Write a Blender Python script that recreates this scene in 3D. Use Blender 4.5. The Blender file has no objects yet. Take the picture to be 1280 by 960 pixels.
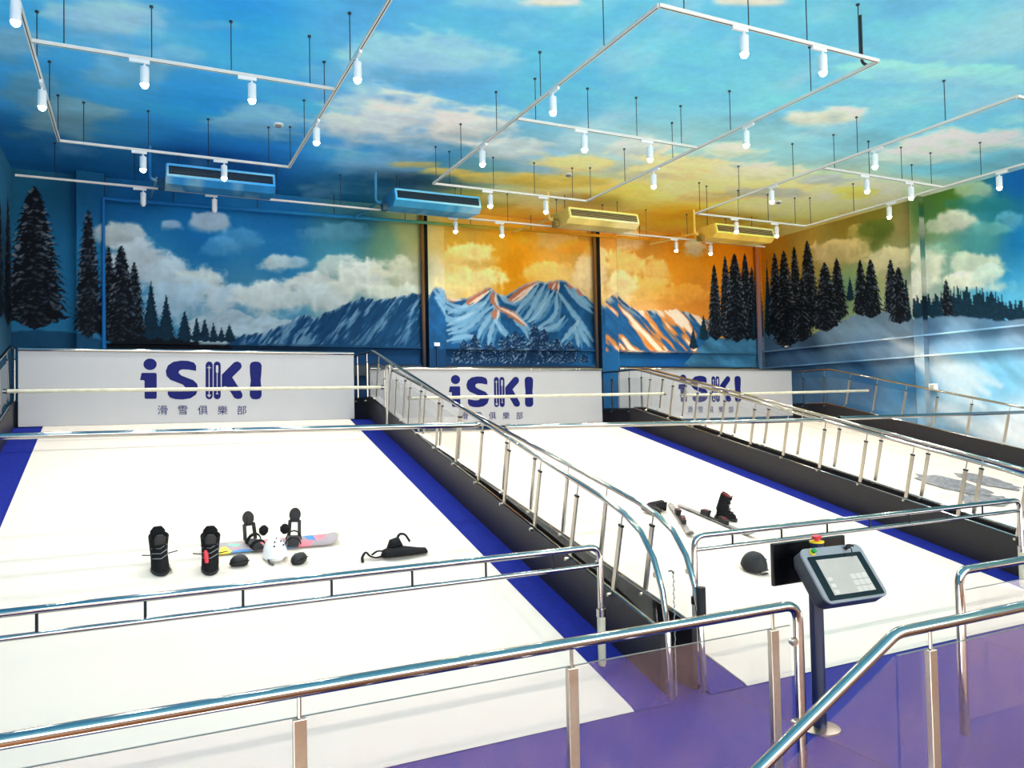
import bpy, math, random
import numpy as np
from mathutils import Vector, Matrix

random.seed(7)
SC = bpy.context.scene
COL = SC.collection

# ------------------------------------------------------------------ camera, world, exposure
EYE = 2.2                      # camera height above the ski hall floor
CAM_YAW, CAM_PITCH, CAM_ROLL, CAM_F = 0.4492088, 0.0318335, -0.0200104, 968.374
cam_data = bpy.data.cameras.new('camera')
cam_data.sensor_width = 36.0
cam_data.lens = CAM_F / 1280.0 * 36.0
cam_data.clip_start, cam_data.clip_end = 0.05, 200
cam = bpy.data.objects.new('camera', cam_data)
COL.objects.link(cam)
_f = Vector((math.sin(CAM_YAW) * math.cos(CAM_PITCH), math.cos(CAM_YAW) * math.cos(CAM_PITCH), math.sin(CAM_PITCH)))
_r = Vector((math.cos(CAM_YAW), -math.sin(CAM_YAW), 0.0))
_u = _r.cross(_f)
_cr, _sr = math.cos(CAM_ROLL), math.sin(CAM_ROLL)
_r2 = _cr * _r + _sr * _u
_u2 = -_sr * _r + _cr * _u
cam.matrix_world = Matrix(((_r2.x, _u2.x, -_f.x, 0), (_r2.y, _u2.y, -_f.y, 0), (_r2.z, _u2.z, -_f.z, EYE), (0, 0, 0, 1)))
SC.camera = cam

world = bpy.data.worlds.new('world')
SC.world = world
world.use_nodes = True
world.node_tree.nodes['Background'].inputs['Color'].default_value = (1.0, 0.968, 0.92, 1)
WORLD_STRENGTH = 4.7
world.node_tree.nodes['Background'].inputs['Strength'].default_value = WORLD_STRENGTH
LAMP_POWER = 160.0
SC.view_settings.view_transform = 'Standard'
SC.view_settings.look = 'None'
SC.view_settings.gamma = 1.0
SC.view_settings.use_curve_mapping = False
SC.view_settings.exposure = 0.80
SC.cycles.transparent_max_bounces = 40
SC.cycles.max_bounces = 10

# ------------------------------------------------------------------ dimensions (metres, floor z = 0)
X_L, X_R, Y_B, Z_C = -2.01, 15.36, 16.0, 6.62
Y0 = 4.755                                     # near edge of every ski belt
LANES = [dict(x0=-1.24, x1=3.20, s=math.radians(14.15), crest=12.95),
         dict(x0=4.26, x1=8.65, s=math.radians(12.1), crest=13.05),
         dict(x0=9.70, x1=14.14, s=math.radians(12.1), crest=13.15)]
STRIP = 0.355
Z_TR = 3.83 + EYE                              # lighting track height

# ------------------------------------------------------------------ mesh helpers
class MB:
    def __init__(self, o=(0, 0, 0)):
        self.v, self.f, self.o = [], [], Vector(o)
    def add(self, vs, fs):
        b = len(self.v)
        self.v += [tuple(Vector(p) - self.o) for p in vs]
        self.f += [tuple(b + i for i in f) for f in fs]
        return self
    def box(self, c, s, M=None):
        c = Vector(c); hx, hy, hz = s[0] / 2, s[1] / 2, s[2] / 2
        vs = [Vector((x, y, z)) for x in (-hx, hx) for y in (-hy, hy) for z in (-hz, hz)]
        if M is not None: vs = [M @ p for p in vs]
        return self.add([c + p for p in vs], [(0, 1, 3, 2), (4, 6, 7, 5), (0, 4, 5, 1), (2, 3, 7, 6), (0, 2, 6, 4), (1, 5, 7, 3)])
    def bar(self, a, b, w, d, up=(0, 0, 1)):
        """box from a to b, w across, d along up"""
        a, b = Vector(a), Vector(b); t = (b - a).normalized(); up = Vector(up)
        s = t.cross(up)
        if s.length < 1e-4: s = t.cross(Vector((0, 1, 0)))
        s.normalize(); u = s.cross(t).normalized()
        vs = []
        for p in (a, b):
            for i, j in ((-1, -1), (1, -1), (1, 1), (-1, 1)): vs.append(p + s * (i * w / 2) + u * (j * d / 2))
        return self.add(vs, [(3, 2, 1, 0), (4, 5, 6, 7), (0, 1, 5, 4), (1, 2, 6, 5), (2, 3, 7, 6), (3, 0, 4, 7)])
    def tube(self, path, r, n=10, r_list=None, cap=True, flat=1.0):
        P = [Vector(p) for p in path]; rings = []
        t0 = (P[1] - P[0]).normalized()
        ref = Vector((0, 0, 1)) if abs(t0.z) < 0.9 else Vector((1, 0, 0))
        nrm = (ref - t0 * ref.dot(t0)).normalized()
        for i, p in enumerate(P):
            if i == 0: t = t0
            elif i == len(P) - 1: t = (P[i] - P[i - 1]).normalized()
            else: t = ((P[i + 1] - P[i]).normalized() + (P[i] - P[i - 1]).normalized()).normalized()
            nrm = (nrm - t * nrm.dot(t)).normalized(); bn = t.cross(nrm)
            rr = r_list[i] if r_list else r
            rings.append([p + nrm * (rr * flat * math.cos(2 * math.pi * k / n)) + bn * (rr * math.sin(2 * math.pi * k / n)) for k in range(n)])
        vs = [q for R in rings for q in R]; fs = []
        for i in range(len(P) - 1):
            for k in range(n):
                k2 = (k + 1) % n
                fs.append((i * n + k, i * n + k2, (i + 1) * n + k2, (i + 1) * n + k))
        if cap:
            fs.append(tuple(range(n))[::-1]); fs.append(tuple((len(P) - 1) * n + k for k in range(n)))
        return self.add(vs, fs)
    def loft(self, rings, cap=True):
        n = len(rings[0]); vs = [q for R in rings for q in R]; fs = []
        for i in range(len(rings) - 1):
            for k in range(n):
                k2 = (k + 1) % n
                fs.append((i * n + k, i * n + k2, (i + 1) * n + k2, (i + 1) * n + k))
        if cap:
            fs.append(tuple(range(n))[::-1]); fs.append(tuple((len(rings) - 1) * n + k for k in range(n)))
        return self.add(vs, fs)
    def prism(self, poly, fn, d0, d1):
        """extrude a 2-D outline; fn(u, v, d) -> 3-D point"""
        n = len(poly)
        vs = [fn(u, v, d0) for u, v in poly] + [fn(u, v, d1) for u, v in poly]
        fs = [tuple(range(n))[::-1], tuple(range(n, 2 * n))] + [(i, (i + 1) % n, n + (i + 1) % n, n + i) for i in range(n)]
        return self.add(vs, fs)
    def lathe(self, prof, c, n=16, axis='z', M=None):
        c = Vector(c); rings = []
        for r, h in prof:
            R = []
            for k in range(n):
                a = 2 * math.pi * k / n
                p = Vector((r * math.cos(a), r * math.sin(a), h))
                if axis == 'x': p = Vector((h, p.x, p.y))
                elif axis == 'y': p = Vector((p.x, h, p.y))
                if M is not None: p = M @ p
                R.append(c + p)
            rings.append(R)
        return self.loft(rings)

def link(name, mesh, material, parent=None):
    o = bpy.data.objects.new(name, mesh); COL.objects.link(o)
    if material is not None and not mesh.materials: mesh.materials.append(material)
    if parent is not None: o.parent = parent
    return o

def obj(name, mb, material, parent=None, smooth=True, bevel=0.0, seg=2):
    me = bpy.data.meshes.new(name)
    me.from_pydata(mb.v, [], mb.f); me.validate()
    import bmesh
    bm = bmesh.new(); bm.from_mesh(me); bmesh.ops.recalc_face_normals(bm, faces=bm.faces); bm.to_mesh(me); bm.free()
    if smooth:
        me.polygons.foreach_set('use_smooth', [True] * len(me.polygons))
        me.set_sharp_from_angle(angle=math.radians(38))
    me.update()
    o = link(name, me, material, parent)
    if bevel:
        b = o.modifiers.new('bevel', 'BEVEL'); b.width = bevel; b.segments = seg; b.limit_method = 'ANGLE'
    return o

def tag(o, label=None, cat=None, group=None, kind=None):
    if label: o['label'] = label
    if cat: o['category'] = cat
    if group: o['group'] = group
    if kind: o['kind'] = kind
    return o

def thing(name, label, cat, loc=(0, 0, 0), rot=(0, 0, 0), group=None):
    o = bpy.data.objects.new(name, None); COL.objects.link(o)
    o.empty_display_size = 0.1
    o.location = loc; o.rotation_euler = rot
    return tag(o, label, cat, group)

def arc(c, r, a0, a1, n, f):
    return [f(c[0] + r * math.cos(a0 + (a1 - a0) * k / n), c[1] + r * math.sin(a0 + (a1 - a0) * k / n)) for k in range(n + 1)]

def round_path(pts, r, n=6):
    """round the inner corners of a 3-D polyline"""
    P = [Vector(p) for p in pts]; out = [P[0]]
    for i in range(1, len(P) - 1):
        a, b, c = P[i - 1], P[i], P[i + 1]
        u = (a - b).normalized(); w = (c - b).normalized()
        k = min(r, (a - b).length * 0.49, (c - b).length * 0.49)
        s, e = b + u * k, b + w * k
        for j in range(n + 1):
            t = j / n
            out.append(s * (1 - t) ** 2 + b * (2 * t * (1 - t)) + e * t ** 2)
    out.append(P[-1]); return out

# ------------------------------------------------------------------ materials
def lin(c):
    c = np.asarray(c, float) / 255.0
    return np.where(c <= 0.04045, c / 12.92, ((c + 0.055) / 1.055) ** 2.4)

def mat(name, rgb, rough=0.5, metal=0.0, var=0.0, scale=12.0, bump=0.0, spec=0.5, coat=0.0):
    m = bpy.data.materials.new(name); m.use_nodes = True
    nt = m.node_tree; b = nt.nodes['Principled BSDF']
    c = lin(rgb)
    b.inputs['Base Color'].default_value = (*c, 1)
    b.inputs['Roughness'].default_value = rough
    b.inputs['Metallic'].default_value = metal
    b.inputs['Specular IOR Level'].default_value = spec
    b.inputs['Coat Weight'].default_value = coat
    tc = nt.nodes.new('ShaderNodeTexCoord'); ns = nt.nodes.new('ShaderNodeTexNoise')
    ns.inputs['Scale'].default_value = scale; ns.inputs['Detail'].default_value = 5
    nt.links.new(tc.outputs['Object'], ns.inputs['Vector'])
    if var:
        rp = nt.nodes.new('ShaderNodeValToRGB')
        rp.color_ramp.elements[0].position = 0.3; rp.color_ramp.elements[1].position = 0.75
        rp.color_ramp.elements[0].color = (*(c * (1 - var)), 1)
        rp.color_ramp.elements[1].color = (*np.clip(c * (1 + var), 0, 1), 1)
        nt.links.new(ns.outputs['Fac'], rp.inputs['Fac']); nt.links.new(rp.outputs['Color'], b.inputs['Base Color'])
    if bump:
        bp = nt.nodes.new('ShaderNodeBump'); bp.inputs['Strength'].default_value = bump; bp.inputs['Distance'].default_value = 0.01
        nt.links.new(ns.outputs['Fac'], bp.inputs['Height']); nt.links.new(bp.outputs['Normal'], b.inputs['Normal'])
    return m

M = {}
M['chrome'] = mat('polished_steel', (178, 174, 168), 0.10, 1.0, var=0.04, scale=30)
M['steel'] = mat('brushed_steel', (186, 178, 164), 0.28, 1.0, var=0.06, scale=40)
M['belt'] = mat('white_snow_carpet', (209, 199, 185), 0.9, var=0.012, scale=3, bump=0.05, spec=0.1)
M['blue'] = mat('blue_border_carpet', (8, 28, 120), 0.8, var=0.22, scale=25, bump=0.05, spec=0.2)
M['black'] = mat('black_side_panel', (24, 21, 24), 0.45, var=0.15, scale=6)
M['rubber'] = mat('black_rubber', (16, 16, 17), 0.6, var=0.2, scale=30)
M['cloth'] = mat('black_fabric', (20, 20, 22), 0.85, var=0.3, scale=60, bump=0.2, spec=0.2)
M['sign'] = mat('white_sign_board', (160, 159, 160), 0.45, var=0.02, scale=2)
M['navy'] = mat('navy_print', (10, 18, 84), 0.6, var=0.05, scale=20, spec=0.15)
M['cream'] = mat('worn_cream_tube', (184, 180, 158), 0.45, var=0.16, scale=9)
M['white'] = mat('white_paint', (238, 238, 236), 0.4, var=0.02)
M['track'] = mat('track_white', (226, 222, 212), 0.4, var=0.03)
M['dark'] = mat('dark_metal', (30, 34, 40), 0.4, 0.6, var=0.1)
M['wire'] = mat('wire_grey', (52, 66, 80), 0.4, 0.5, var=0.1)
M['console'] = mat('console_charcoal', (46, 50, 60), 0.45, var=0.08, scale=20)
M['navy_metal'] = mat('navy_post', (16, 26, 56), 0.35, var=0.08, scale=8)
M['silver'] = mat('silver_trim', (150, 150, 152), 0.35, 0.3, var=0.03)
M['screenblack'] = mat('gloss_black', (8, 8, 10), 0.2, var=0.1)
M['darkred'] = mat('dark_red_plastic', (96, 16, 24), 0.5, var=0.1)
M['red'] = mat('red_plastic', (196, 24, 42), 0.35, var=0.06)
M['yellow'] = mat('yellow_plastic', (236, 196, 20), 0.4, var=0.05)
M['green'] = mat('green_plastic', (20, 140, 60), 0.4, var=0.05)
M['grey'] = mat('grey_plastic', (120, 122, 124), 0.5, var=0.1)
M['helmetwhite'] = mat('helmet_white', (236, 234, 232), 0.3, var=0.02, coat=0.3)
M['skigrey'] = mat('ski_top_grey', (120, 116, 112), 0.3, var=0.35, scale=18)
M['mark'] = mat('blotchy_grey', (116, 116, 120), 0.8, var=0.6, scale=16)
M['glassedge'] = mat('glass_edge_grey', (96, 104, 104), 0.3, var=0.05)
M['wood'] = mat('brown_floor_boards', (150, 98, 54), 0.45, var=0.25, scale=4)

def floor_material():
    m = mat('blue_epoxy_floor', (24, 48, 150), 0.42, var=0.0, spec=0.12)
    nt = m.node_tree; b = nt.nodes['Principled BSDF']
    ns = [n for n in nt.nodes if n.type == 'TEX_NOISE'][0]
    ns.inputs['Scale'].default_value = 1.6; ns.inputs['Detail'].default_value = 9; ns.inputs['Roughness'].default_value = 0.7
    rp = nt.nodes.new('ShaderNodeValToRGB')
    rp.color_ramp.elements[0].position = 0.35; rp.color_ramp.elements[0].color = (*lin((1, 22, 118)), 1)
    rp.color_ramp.elements[1].position = 0.75; rp.color_ramp.elements[1].color = (*lin((10, 32, 124)), 1)
    nt.links.new(ns.outputs['Fac'], rp.inputs['Fac']); nt.links.new(rp.outputs['Color'], b.inputs['Base Color'])
    return m
M['floor'] = floor_material()

def glass_material(name, tint, haze, hazecol):
    """clear pane: see-through, mirror-like by its Fresnel reflection, with a slight diffuse haze in place of milky reflections"""
    m = bpy.data.materials.new(name); m.use_nodes = True
    nt = m.node_tree; nt.nodes.clear()
    out = nt.nodes.new('ShaderNodeOutputMaterial'); tr = nt.nodes.new('ShaderNodeBsdfTransparent')
    gl = nt.nodes.new('ShaderNodeBsdfGlossy'); df = nt.nodes.new('ShaderNodeBsdfDiffuse')
    fr = nt.nodes.new('ShaderNodeFresnel'); m1 = nt.nodes.new('ShaderNodeMixShader'); m2 = nt.nodes.new('ShaderNodeMixShader')
    tc = nt.nodes.new('ShaderNodeTexCoord'); ns = nt.nodes.new('ShaderNodeTexNoise'); mr = nt.nodes.new('ShaderNodeMapRange')
    ns.inputs['Scale'].default_value = 5; ns.inputs['Detail'].default_value = 6
    nt.links.new(tc.outputs['Object'], ns.inputs['Vector']); nt.links.new(ns.outputs['Fac'], mr.inputs['Value'])
    mr.inputs['From Min'].default_value = 0.3; mr.inputs['From Max'].default_value = 0.8
    mr.inputs['To Min'].default_value = haze * 0.6; mr.inputs['To Max'].default_value = haze * 1.5
    tr.inputs['Color'].default_value = (*tint, 1); gl.inputs['Roughness'].default_value = 0.02
    df.inputs['Color'].default_value = (*lin(hazecol), 1); fr.inputs['IOR'].default_value = 1.45
    nt.links.new(mr.outputs['Result'], m1.inputs['Fac']); nt.links.new(tr.outputs[0], m1.inputs[1]); nt.links.new(df.outputs[0], m1.inputs[2])
    ge = nt.nodes.new('ShaderNodeNewGeometry'); sb = nt.nodes.new('ShaderNodeMath'); sb.operation = 'SUBTRACT'; sb.inputs[0].default_value = 1.0
    ml = nt.nodes.new('ShaderNodeMath'); ml.operation = 'MULTIPLY'          # the outer face mirrors, the inner face lets through
    nt.links.new(ge.outputs['Backfacing'], sb.inputs[1]); nt.links.new(sb.outputs[0], ml.inputs[0]); nt.links.new(fr.outputs[0], ml.inputs[1])
    nt.links.new(ml.outputs[0], m2.inputs['Fac']); nt.links.new(m1.outputs[0], m2.inputs[1]); nt.links.new(gl.outputs[0], m2.inputs[2])
    nt.links.new(m2.outputs[0], out.inputs['Surface'])
    return m
M['glass'] = glass_material('clear_glass', (0.99, 0.993, 0.992), 0.010, (230, 228, 224))
M['glass_front'] = glass_material('hazed_glass', (0.98, 0.975, 0.98), 0.040, (226, 176, 176))  # pinkish haze painted in for the warm room's reflection

def paint_material():
    m = bpy.data.materials.new('mural_paint'); m.use_nodes = True
    nt = m.node_tree; b = nt.nodes['Principled BSDF']
    a = nt.nodes.new('ShaderNodeAttribute'); a.attribute_name = 'paint'
    ns = nt.nodes.new('ShaderNodeTexNoise'); tc = nt.nodes.new('ShaderNodeTexCoord')
    ns.inputs['Scale'].default_value = 9; ns.inputs['Detail'].default_value = 6
    mr = nt.nodes.new('ShaderNodeMapRange'); mr.inputs['To Min'].default_value = 0.88; mr.inputs['To Max'].default_value = 1.12
    mx = nt.nodes.new('ShaderNodeVectorMath'); mx.operation = 'SCALE'
    nt.links.new(tc.outputs['Object'], ns.inputs['Vector']); nt.links.new(ns.outputs['Fac'], mr.inputs['Value'])
    nt.links.new(a.outputs['Color'], mx.inputs[0]); nt.links.new(mr.outputs['Result'], mx.inputs['Scale'])
    nt.links.new(mx.outputs['Vector'], b.inputs['Base Color'])
    b.inputs['Roughness'].default_value = 0.75; b.inputs['Specular IOR Level'].default_value = 0.15
    return m
M['paint'] = paint_material()

def emit_material(name, rgb, strength):
    m = bpy.data.materials.new(name); m.use_nodes = True
    b = m.node_tree.nodes['Principled BSDF']
    b.inputs['Base Color'].default_value = (*lin(rgb), 1)
    b.inputs['Emission Color'].default_value = (*lin(rgb), 1); b.inputs['Emission Strength'].default_value = strength
    return m
M['bulb'] = emit_material('lit_bulb', (255, 246, 232), 40.0)

# mural layout in wall coordinates (metres) with paint colours
CEIL_C = [(-1.198,9.875,(66,158,196)),(-0.17,9.428,(85,168,202)),(1.03,8.907,(45,150,206)),(2.339,8.739,(85,175,216)),(3.546,8.012,(92,190,228)),(4.92,7.623,(100,202,238)),(6.235,7.055,(108,212,247)),(7.734,6.626,(118,217,248)),(9.115,6.03,(130,222,248)),(12.565,7.448,(118,214,236)),(-1.367,12.021,(58,140,175)),(-0.211,11.53,(58,150,192)),(0.802,11.698,(40,140,196)),(2.358,11.043,(66,158,206)),(3.744,9.854,(88,172,210)),(5.139,8.98,(95,197,233)),(6.488,8.135,(112,212,243)),(8.384,7.887,(120,217,243)),(10.876,8.153,(125,220,236)),(-1.603,14.091,(28,98,142)),(-0.47,13.432,(42,122,162)),(0.917,13.45,(28,110,164)),(1.924,13.463,(28,112,172)),(3.162,12.956,(58,145,196)),(4.425,12.898,(55,132,172)),(5.746,13.111,(98,160,165)),(6.527,12.041,(118,180,200)),(7.474,11.419,(140,195,190)),(8.27,10.421,(138,205,205)),(9.852,10.215,(145,210,205)),(10.518,9.075,(135,212,220)),(4.287,14.409,(24,88,120)),(6.513,14.887,(160,155,70)),(7.656,13.475,(190,180,110)),(9.034,13.238,(218,190,95)),(9.913,12.274,(222,205,140)),(11.837,12.791,(236,202,105)),(13.535,12.845,(238,212,140)),(13.478,11.474,(225,218,155)),(1.699,14.901,(14,86,146)),(-0.908,15.306,(22,94,138)),(3.352,15.806,(20,95,130)),(11.313,14.325,(236,160,40)),(10.064,15.799,(232,152,50)),(7.735,15.868,(218,162,60)),(13.717,14.852,(238,165,40)),(15.277,14.258,(228,190,110)),(13.846,9.572,(120,212,222)),(14.026,10.752,(200,220,180))]
CEIL_E = [(-0.332,9.594,0.684,-0.297,0.021,-0.591,(160,198,205),0.8),(-1.275,10.511,0.419,-0.181,0.077,-0.636,(140,180,186),0.7),(3.33,9.03,0.784,-0.336,-0.211,-0.586,(158,200,216),0.7),(3.372,11.286,1.119,-0.467,-0.271,-0.925,(205,214,208),0.9),(4.668,10.925,0.688,-0.287,-0.247,-0.589,(208,212,200),0.9),(5.722,11.685,0.504,-0.207,-0.235,-0.488,(205,212,200),0.7),(1.716,11.978,0.659,-0.275,-0.096,-0.687,(140,188,204),0.7),(-0.984,13.105,0.642,-0.268,0.066,-0.867,(128,172,176),0.8),(-0.296,11.158,0.515,-0.219,0.013,-0.459,(112,172,192),0.7),(0.385,10.245,0.356,-0.153,-0.011,-0.315,(120,178,196),0.6),(-1.271,11.98,0.384,-0.163,0.087,-0.823,(112,165,178),0.6),(7.311,11.966,0.818,-0.333,-0.321,-0.534,(240,215,130),0.85),(7.877,11.024,0.523,-0.214,-0.377,-0.537,(200,208,190),0.7),(8.462,11.856,0.847,-0.342,-0.276,-0.393,(170,190,170),0.6),(9.023,11.271,0.832,-0.338,-0.507,-0.644,(236,220,150),0.8),(9.255,10.459,0.663,-0.272,-0.338,-0.389,(222,222,180),0.7),(10.846,11.052,0.875,-0.353,-0.431,-0.447,(226,222,176),0.8),(9.428,8.649,0.493,-0.206,-0.257,-0.241,(222,228,200),0.9),(9.76,8.334,0.348,-0.146,-0.263,-0.229,(226,228,196),0.8),(12.604,8.55,1.058,-0.436,-0.525,-0.363,(224,230,202),0.85),(12.749,9.263,0.976,-0.399,-0.325,-0.24,(214,226,200),0.7),(9.189,6.982,0.712,-0.304,-0.218,-0.17,(160,226,244),0.6),(10.438,6.587,0.625,-0.266,-0.349,-0.226,(160,228,240),0.5),(11.869,12.112,0.962,-0.382,-0.348,-0.361,(178,190,176),0.8),(12.293,11.028,0.61,-0.245,-0.343,-0.313,(176,192,190),0.7),(10.963,12.797,0.647,-0.256,-0.286,-0.339,(190,180,120),0.6),(3.678,7.438,0.481,-0.209,-0.057,-0.118,(150,205,226),0.5),(4.071,7.249,0.24,-0.105,-0.04,-0.072,(236,226,190),0.9),(6.092,6.368,0.327,-0.143,-0.06,-0.064,(236,232,200),0.9),(5.195,13.334,0.551,-0.223,-0.102,-0.267,(226,190,90),0.8),(6.168,13.318,0.713,-0.286,-0.145,-0.319,(222,196,100),0.8),(4.511,13.153,0.399,-0.162,-0.058,-0.171,(218,184,90),0.7),(7.388,12.996,0.728,-0.292,-0.201,-0.36,(200,170,60),0.6),(13.64,11.41,0.423,-0.168,-0.403,-0.343,(230,205,60),0.6),(0.726,9.274,0.412,-0.178,-0.011,-0.153,(110,178,206),0.5),(2.453,10.459,0.401,-0.17,-0.147,-0.644,(118,178,206),0.5),(3.519,13.267,0.517,-0.211,-0.108,-0.414,(120,178,205),0.5)]
BACK_C = [(-1.698,6.443,(30,105,140)),(-1.329,6.265,(24,92,132)),(-0.822,6.318,(20,100,150)),(-0.3,6.148,(20,108,172)),(1.08,5.814,(22,122,190)),(2.585,6.103,(26,120,186)),(4.223,6.077,(46,118,142)),(2.577,5.371,(38,132,190)),(2.259,4.546,(70,146,184)),(3.708,5.447,(72,156,182)),(4.741,5.862,(110,160,130)),(5.28,6.078,(186,192,124)),(5.483,5.13,(196,200,160)),(1.799,3.893,(110,160,186)),(0.372,5.069,(40,135,190)),(-0.304,5.175,(40,130,180)),(4.029,4.29,(130,170,170)),(6.244,5.978,(252,190,52)),(5.922,5.953,(240,205,120)),(5.928,5.244,(250,235,190)),(7.38,6.065,(252,186,44)),(7.773,5.445,(252,164,14)),(7.762,4.981,(250,165,20)),(9.054,6.002,(250,188,76)),(9.506,6.423,(246,180,70)),(6.964,5.213,(252,206,110)),(9.815,5.375,(232,192,116)),(10.459,6.302,(250,172,66)),(11.333,5.36,(252,180,60)),(12.593,5.843,(246,160,34)),(13.071,4.722,(240,150,50)),(11.312,4.654,(248,190,110)),(13.931,6.463,(238,142,10)),(15.182,6.446,(228,128,8)),(12.287,4.281,(240,158,66)),(6.793,6.475,(226,176,70)),(9.067,6.483,(236,160,50)),(11.361,6.271,(246,170,60))]
BACK_E = [(-0.302,5.549,0.348,0.028,0.001,0.209,(196,204,200),0.9),(0.098,5.127,0.496,0.033,0.002,0.363,(190,205,210),1.0),(0.578,4.852,0.481,0.027,0.002,0.398,(186,204,212),1.0),(1.073,4.725,0.436,0.023,0.002,0.342,(196,208,206),1.0),(0.716,4.399,0.572,0.025,0.002,0.338,(170,196,210),0.9),(1.507,4.433,0.387,0.017,0.002,0.283,(186,200,206),0.9),(1.226,5.951,0.352,0.031,0.001,0.157,(186,204,216),0.9),(0.598,5.835,0.197,0.017,0.001,0.123,(170,196,214),0.8),(2.498,5.252,0.315,0.02,0.002,0.162,(190,206,206),0.95),(2.892,5.261,0.289,0.019,0.001,0.131,(178,200,206),0.8),(1.804,4.525,0.363,0.016,0.002,0.222,(170,192,204),0.8),(2.336,4.517,0.628,0.028,0.003,0.29,(200,208,204),1.0),(3.208,4.836,0.493,0.026,0.003,0.297,(206,212,206),1.0),(3.367,4.563,0.665,0.03,0.003,0.232,(196,206,202),1.0),(3.788,5.201,0.44,0.027,0.003,0.235,(196,208,196),0.9),(4.414,4.984,0.633,0.034,0.005,0.375,(214,218,206),1.0),(5.086,5.194,0.545,0.032,0.006,0.382,(216,216,190),0.9),(4.99,4.756,0.726,0.035,0.003,0.208,(206,212,196),0.9),(3.715,5.951,0.68,0.055,0.002,0.168,(110,170,196),0.5),(1.813,5.637,0.395,0.03,0.002,0.191,(96,166,206),0.5),(1.397,5.479,0.355,0.026,0.001,0.157,(96,166,206),0.5),(6.779,5.747,0.595,0.042,0.005,0.254,(254,230,150),0.9),(6.669,5.107,0.792,0.043,0.006,0.325,(254,226,150),0.95),(6.292,5.533,0.385,0.025,0.005,0.251,(250,210,120),0.7),(8.823,5.414,0.658,0.039,0.007,0.267,(252,218,130),0.7),(8.842,6.178,0.659,0.051,0.005,0.191,(252,216,130),0.6),(9.82,5.57,0.411,0.025,0.014,0.508,(246,222,170),0.8),(9.496,6.034,0.451,0.033,0.005,0.194,(250,170,40),0.7),(7.994,6.113,0.42,0.032,0.007,0.3,(252,170,20),0.6),(10.866,5.734,0.724,0.046,0.008,0.28,(254,216,130),0.8),(11.327,5.158,0.99,0.049,0.009,0.283,(254,206,110),0.8),(11.833,5.693,0.603,0.037,0.009,0.286,(254,210,120),0.8),(11.123,6.353,0.388,0.03,0.006,0.202,(254,226,170),0.7),(13.126,6.297,0.371,0.027,0.007,0.19,(236,220,180),0.9),(10.73,5.128,0.525,0.026,0.01,0.359,(250,226,170),0.8),(12.569,5.116,0.781,0.037,0.007,0.207,(250,176,70),0.6)]
BACK_T = [(-1.663,3.912,6.331,0.518,1),(-0.803,3.734,5.922,0.245,1),(-0.493,3.654,5.341,0.184,1),(-0.282,3.688,5.371,0.293,1),(-0.069,3.723,5.071,0.202,1),(0.214,3.684,4.741,0.178,0),(0.475,3.659,4.511,0.167,0),(0.796,3.636,4.219,0.156,0),(1.008,3.625,4.103,0.1,0),(1.152,3.628,4.077,0.116,0),(1.311,3.615,3.989,0.102,0),(1.456,3.618,3.899,0.088,0),(1.603,3.621,3.966,0.133,0)]
BACK_T2 = [(6.364,3.251,3.572,0.115,2),(7.082,3.257,3.71,0.159,2),(7.221,3.258,3.713,0.14,2),(6.536,3.253,3.771,0.174,2),(6.807,3.255,3.885,0.216,2),(7.481,3.26,3.846,0.162,2),(7.827,3.263,4.002,0.206,2),(7.643,3.261,3.924,0.163,2),(8.012,3.264,3.914,0.166,2),(8.578,3.269,4.059,0.235,2),(8.324,3.267,4.184,0.254,2),(8.921,3.271,3.86,0.217,2),(9.248,3.274,3.79,0.221,2),(9.646,3.277,3.509,0.135,2)]
BACK_T3 = [(12.957,3.677,4.218,0.156,0),(13.305,3.913,4.564,0.185,0),(15.002,4.014,5.913,0.256,1),(14.777,4.03,6.27,0.311,1),(14.086,4.015,6.158,0.274,1),(13.707,3.985,5.897,0.27,1),(14.413,3.979,6.245,0.474,1),(15.202,4.04,6.234,0.258,0)]
RIGHT_T = [(15.804,4.112,6.1,0.175,0),(15.513,4.084,6.238,0.339,1),(14.822,3.913,6.271,0.319,1),(14.385,4.198,6.329,0.383,1),(15.186,3.757,6.236,0.437,1),(14.636,3.854,5.393,0.365,1),(13.113,4.638,5.212,0.137,0),(13.482,4.258,5.717,0.306,1),(13.857,4.042,5.685,0.436,1),(12.808,4.294,5.556,0.243,1),(12.524,4.204,5.503,0.3,1),(11.991,4.232,5.407,0.224,1),(11.616,3.99,4.964,0.118,0),(11.797,3.992,5.208,0.278,1)]
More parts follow.
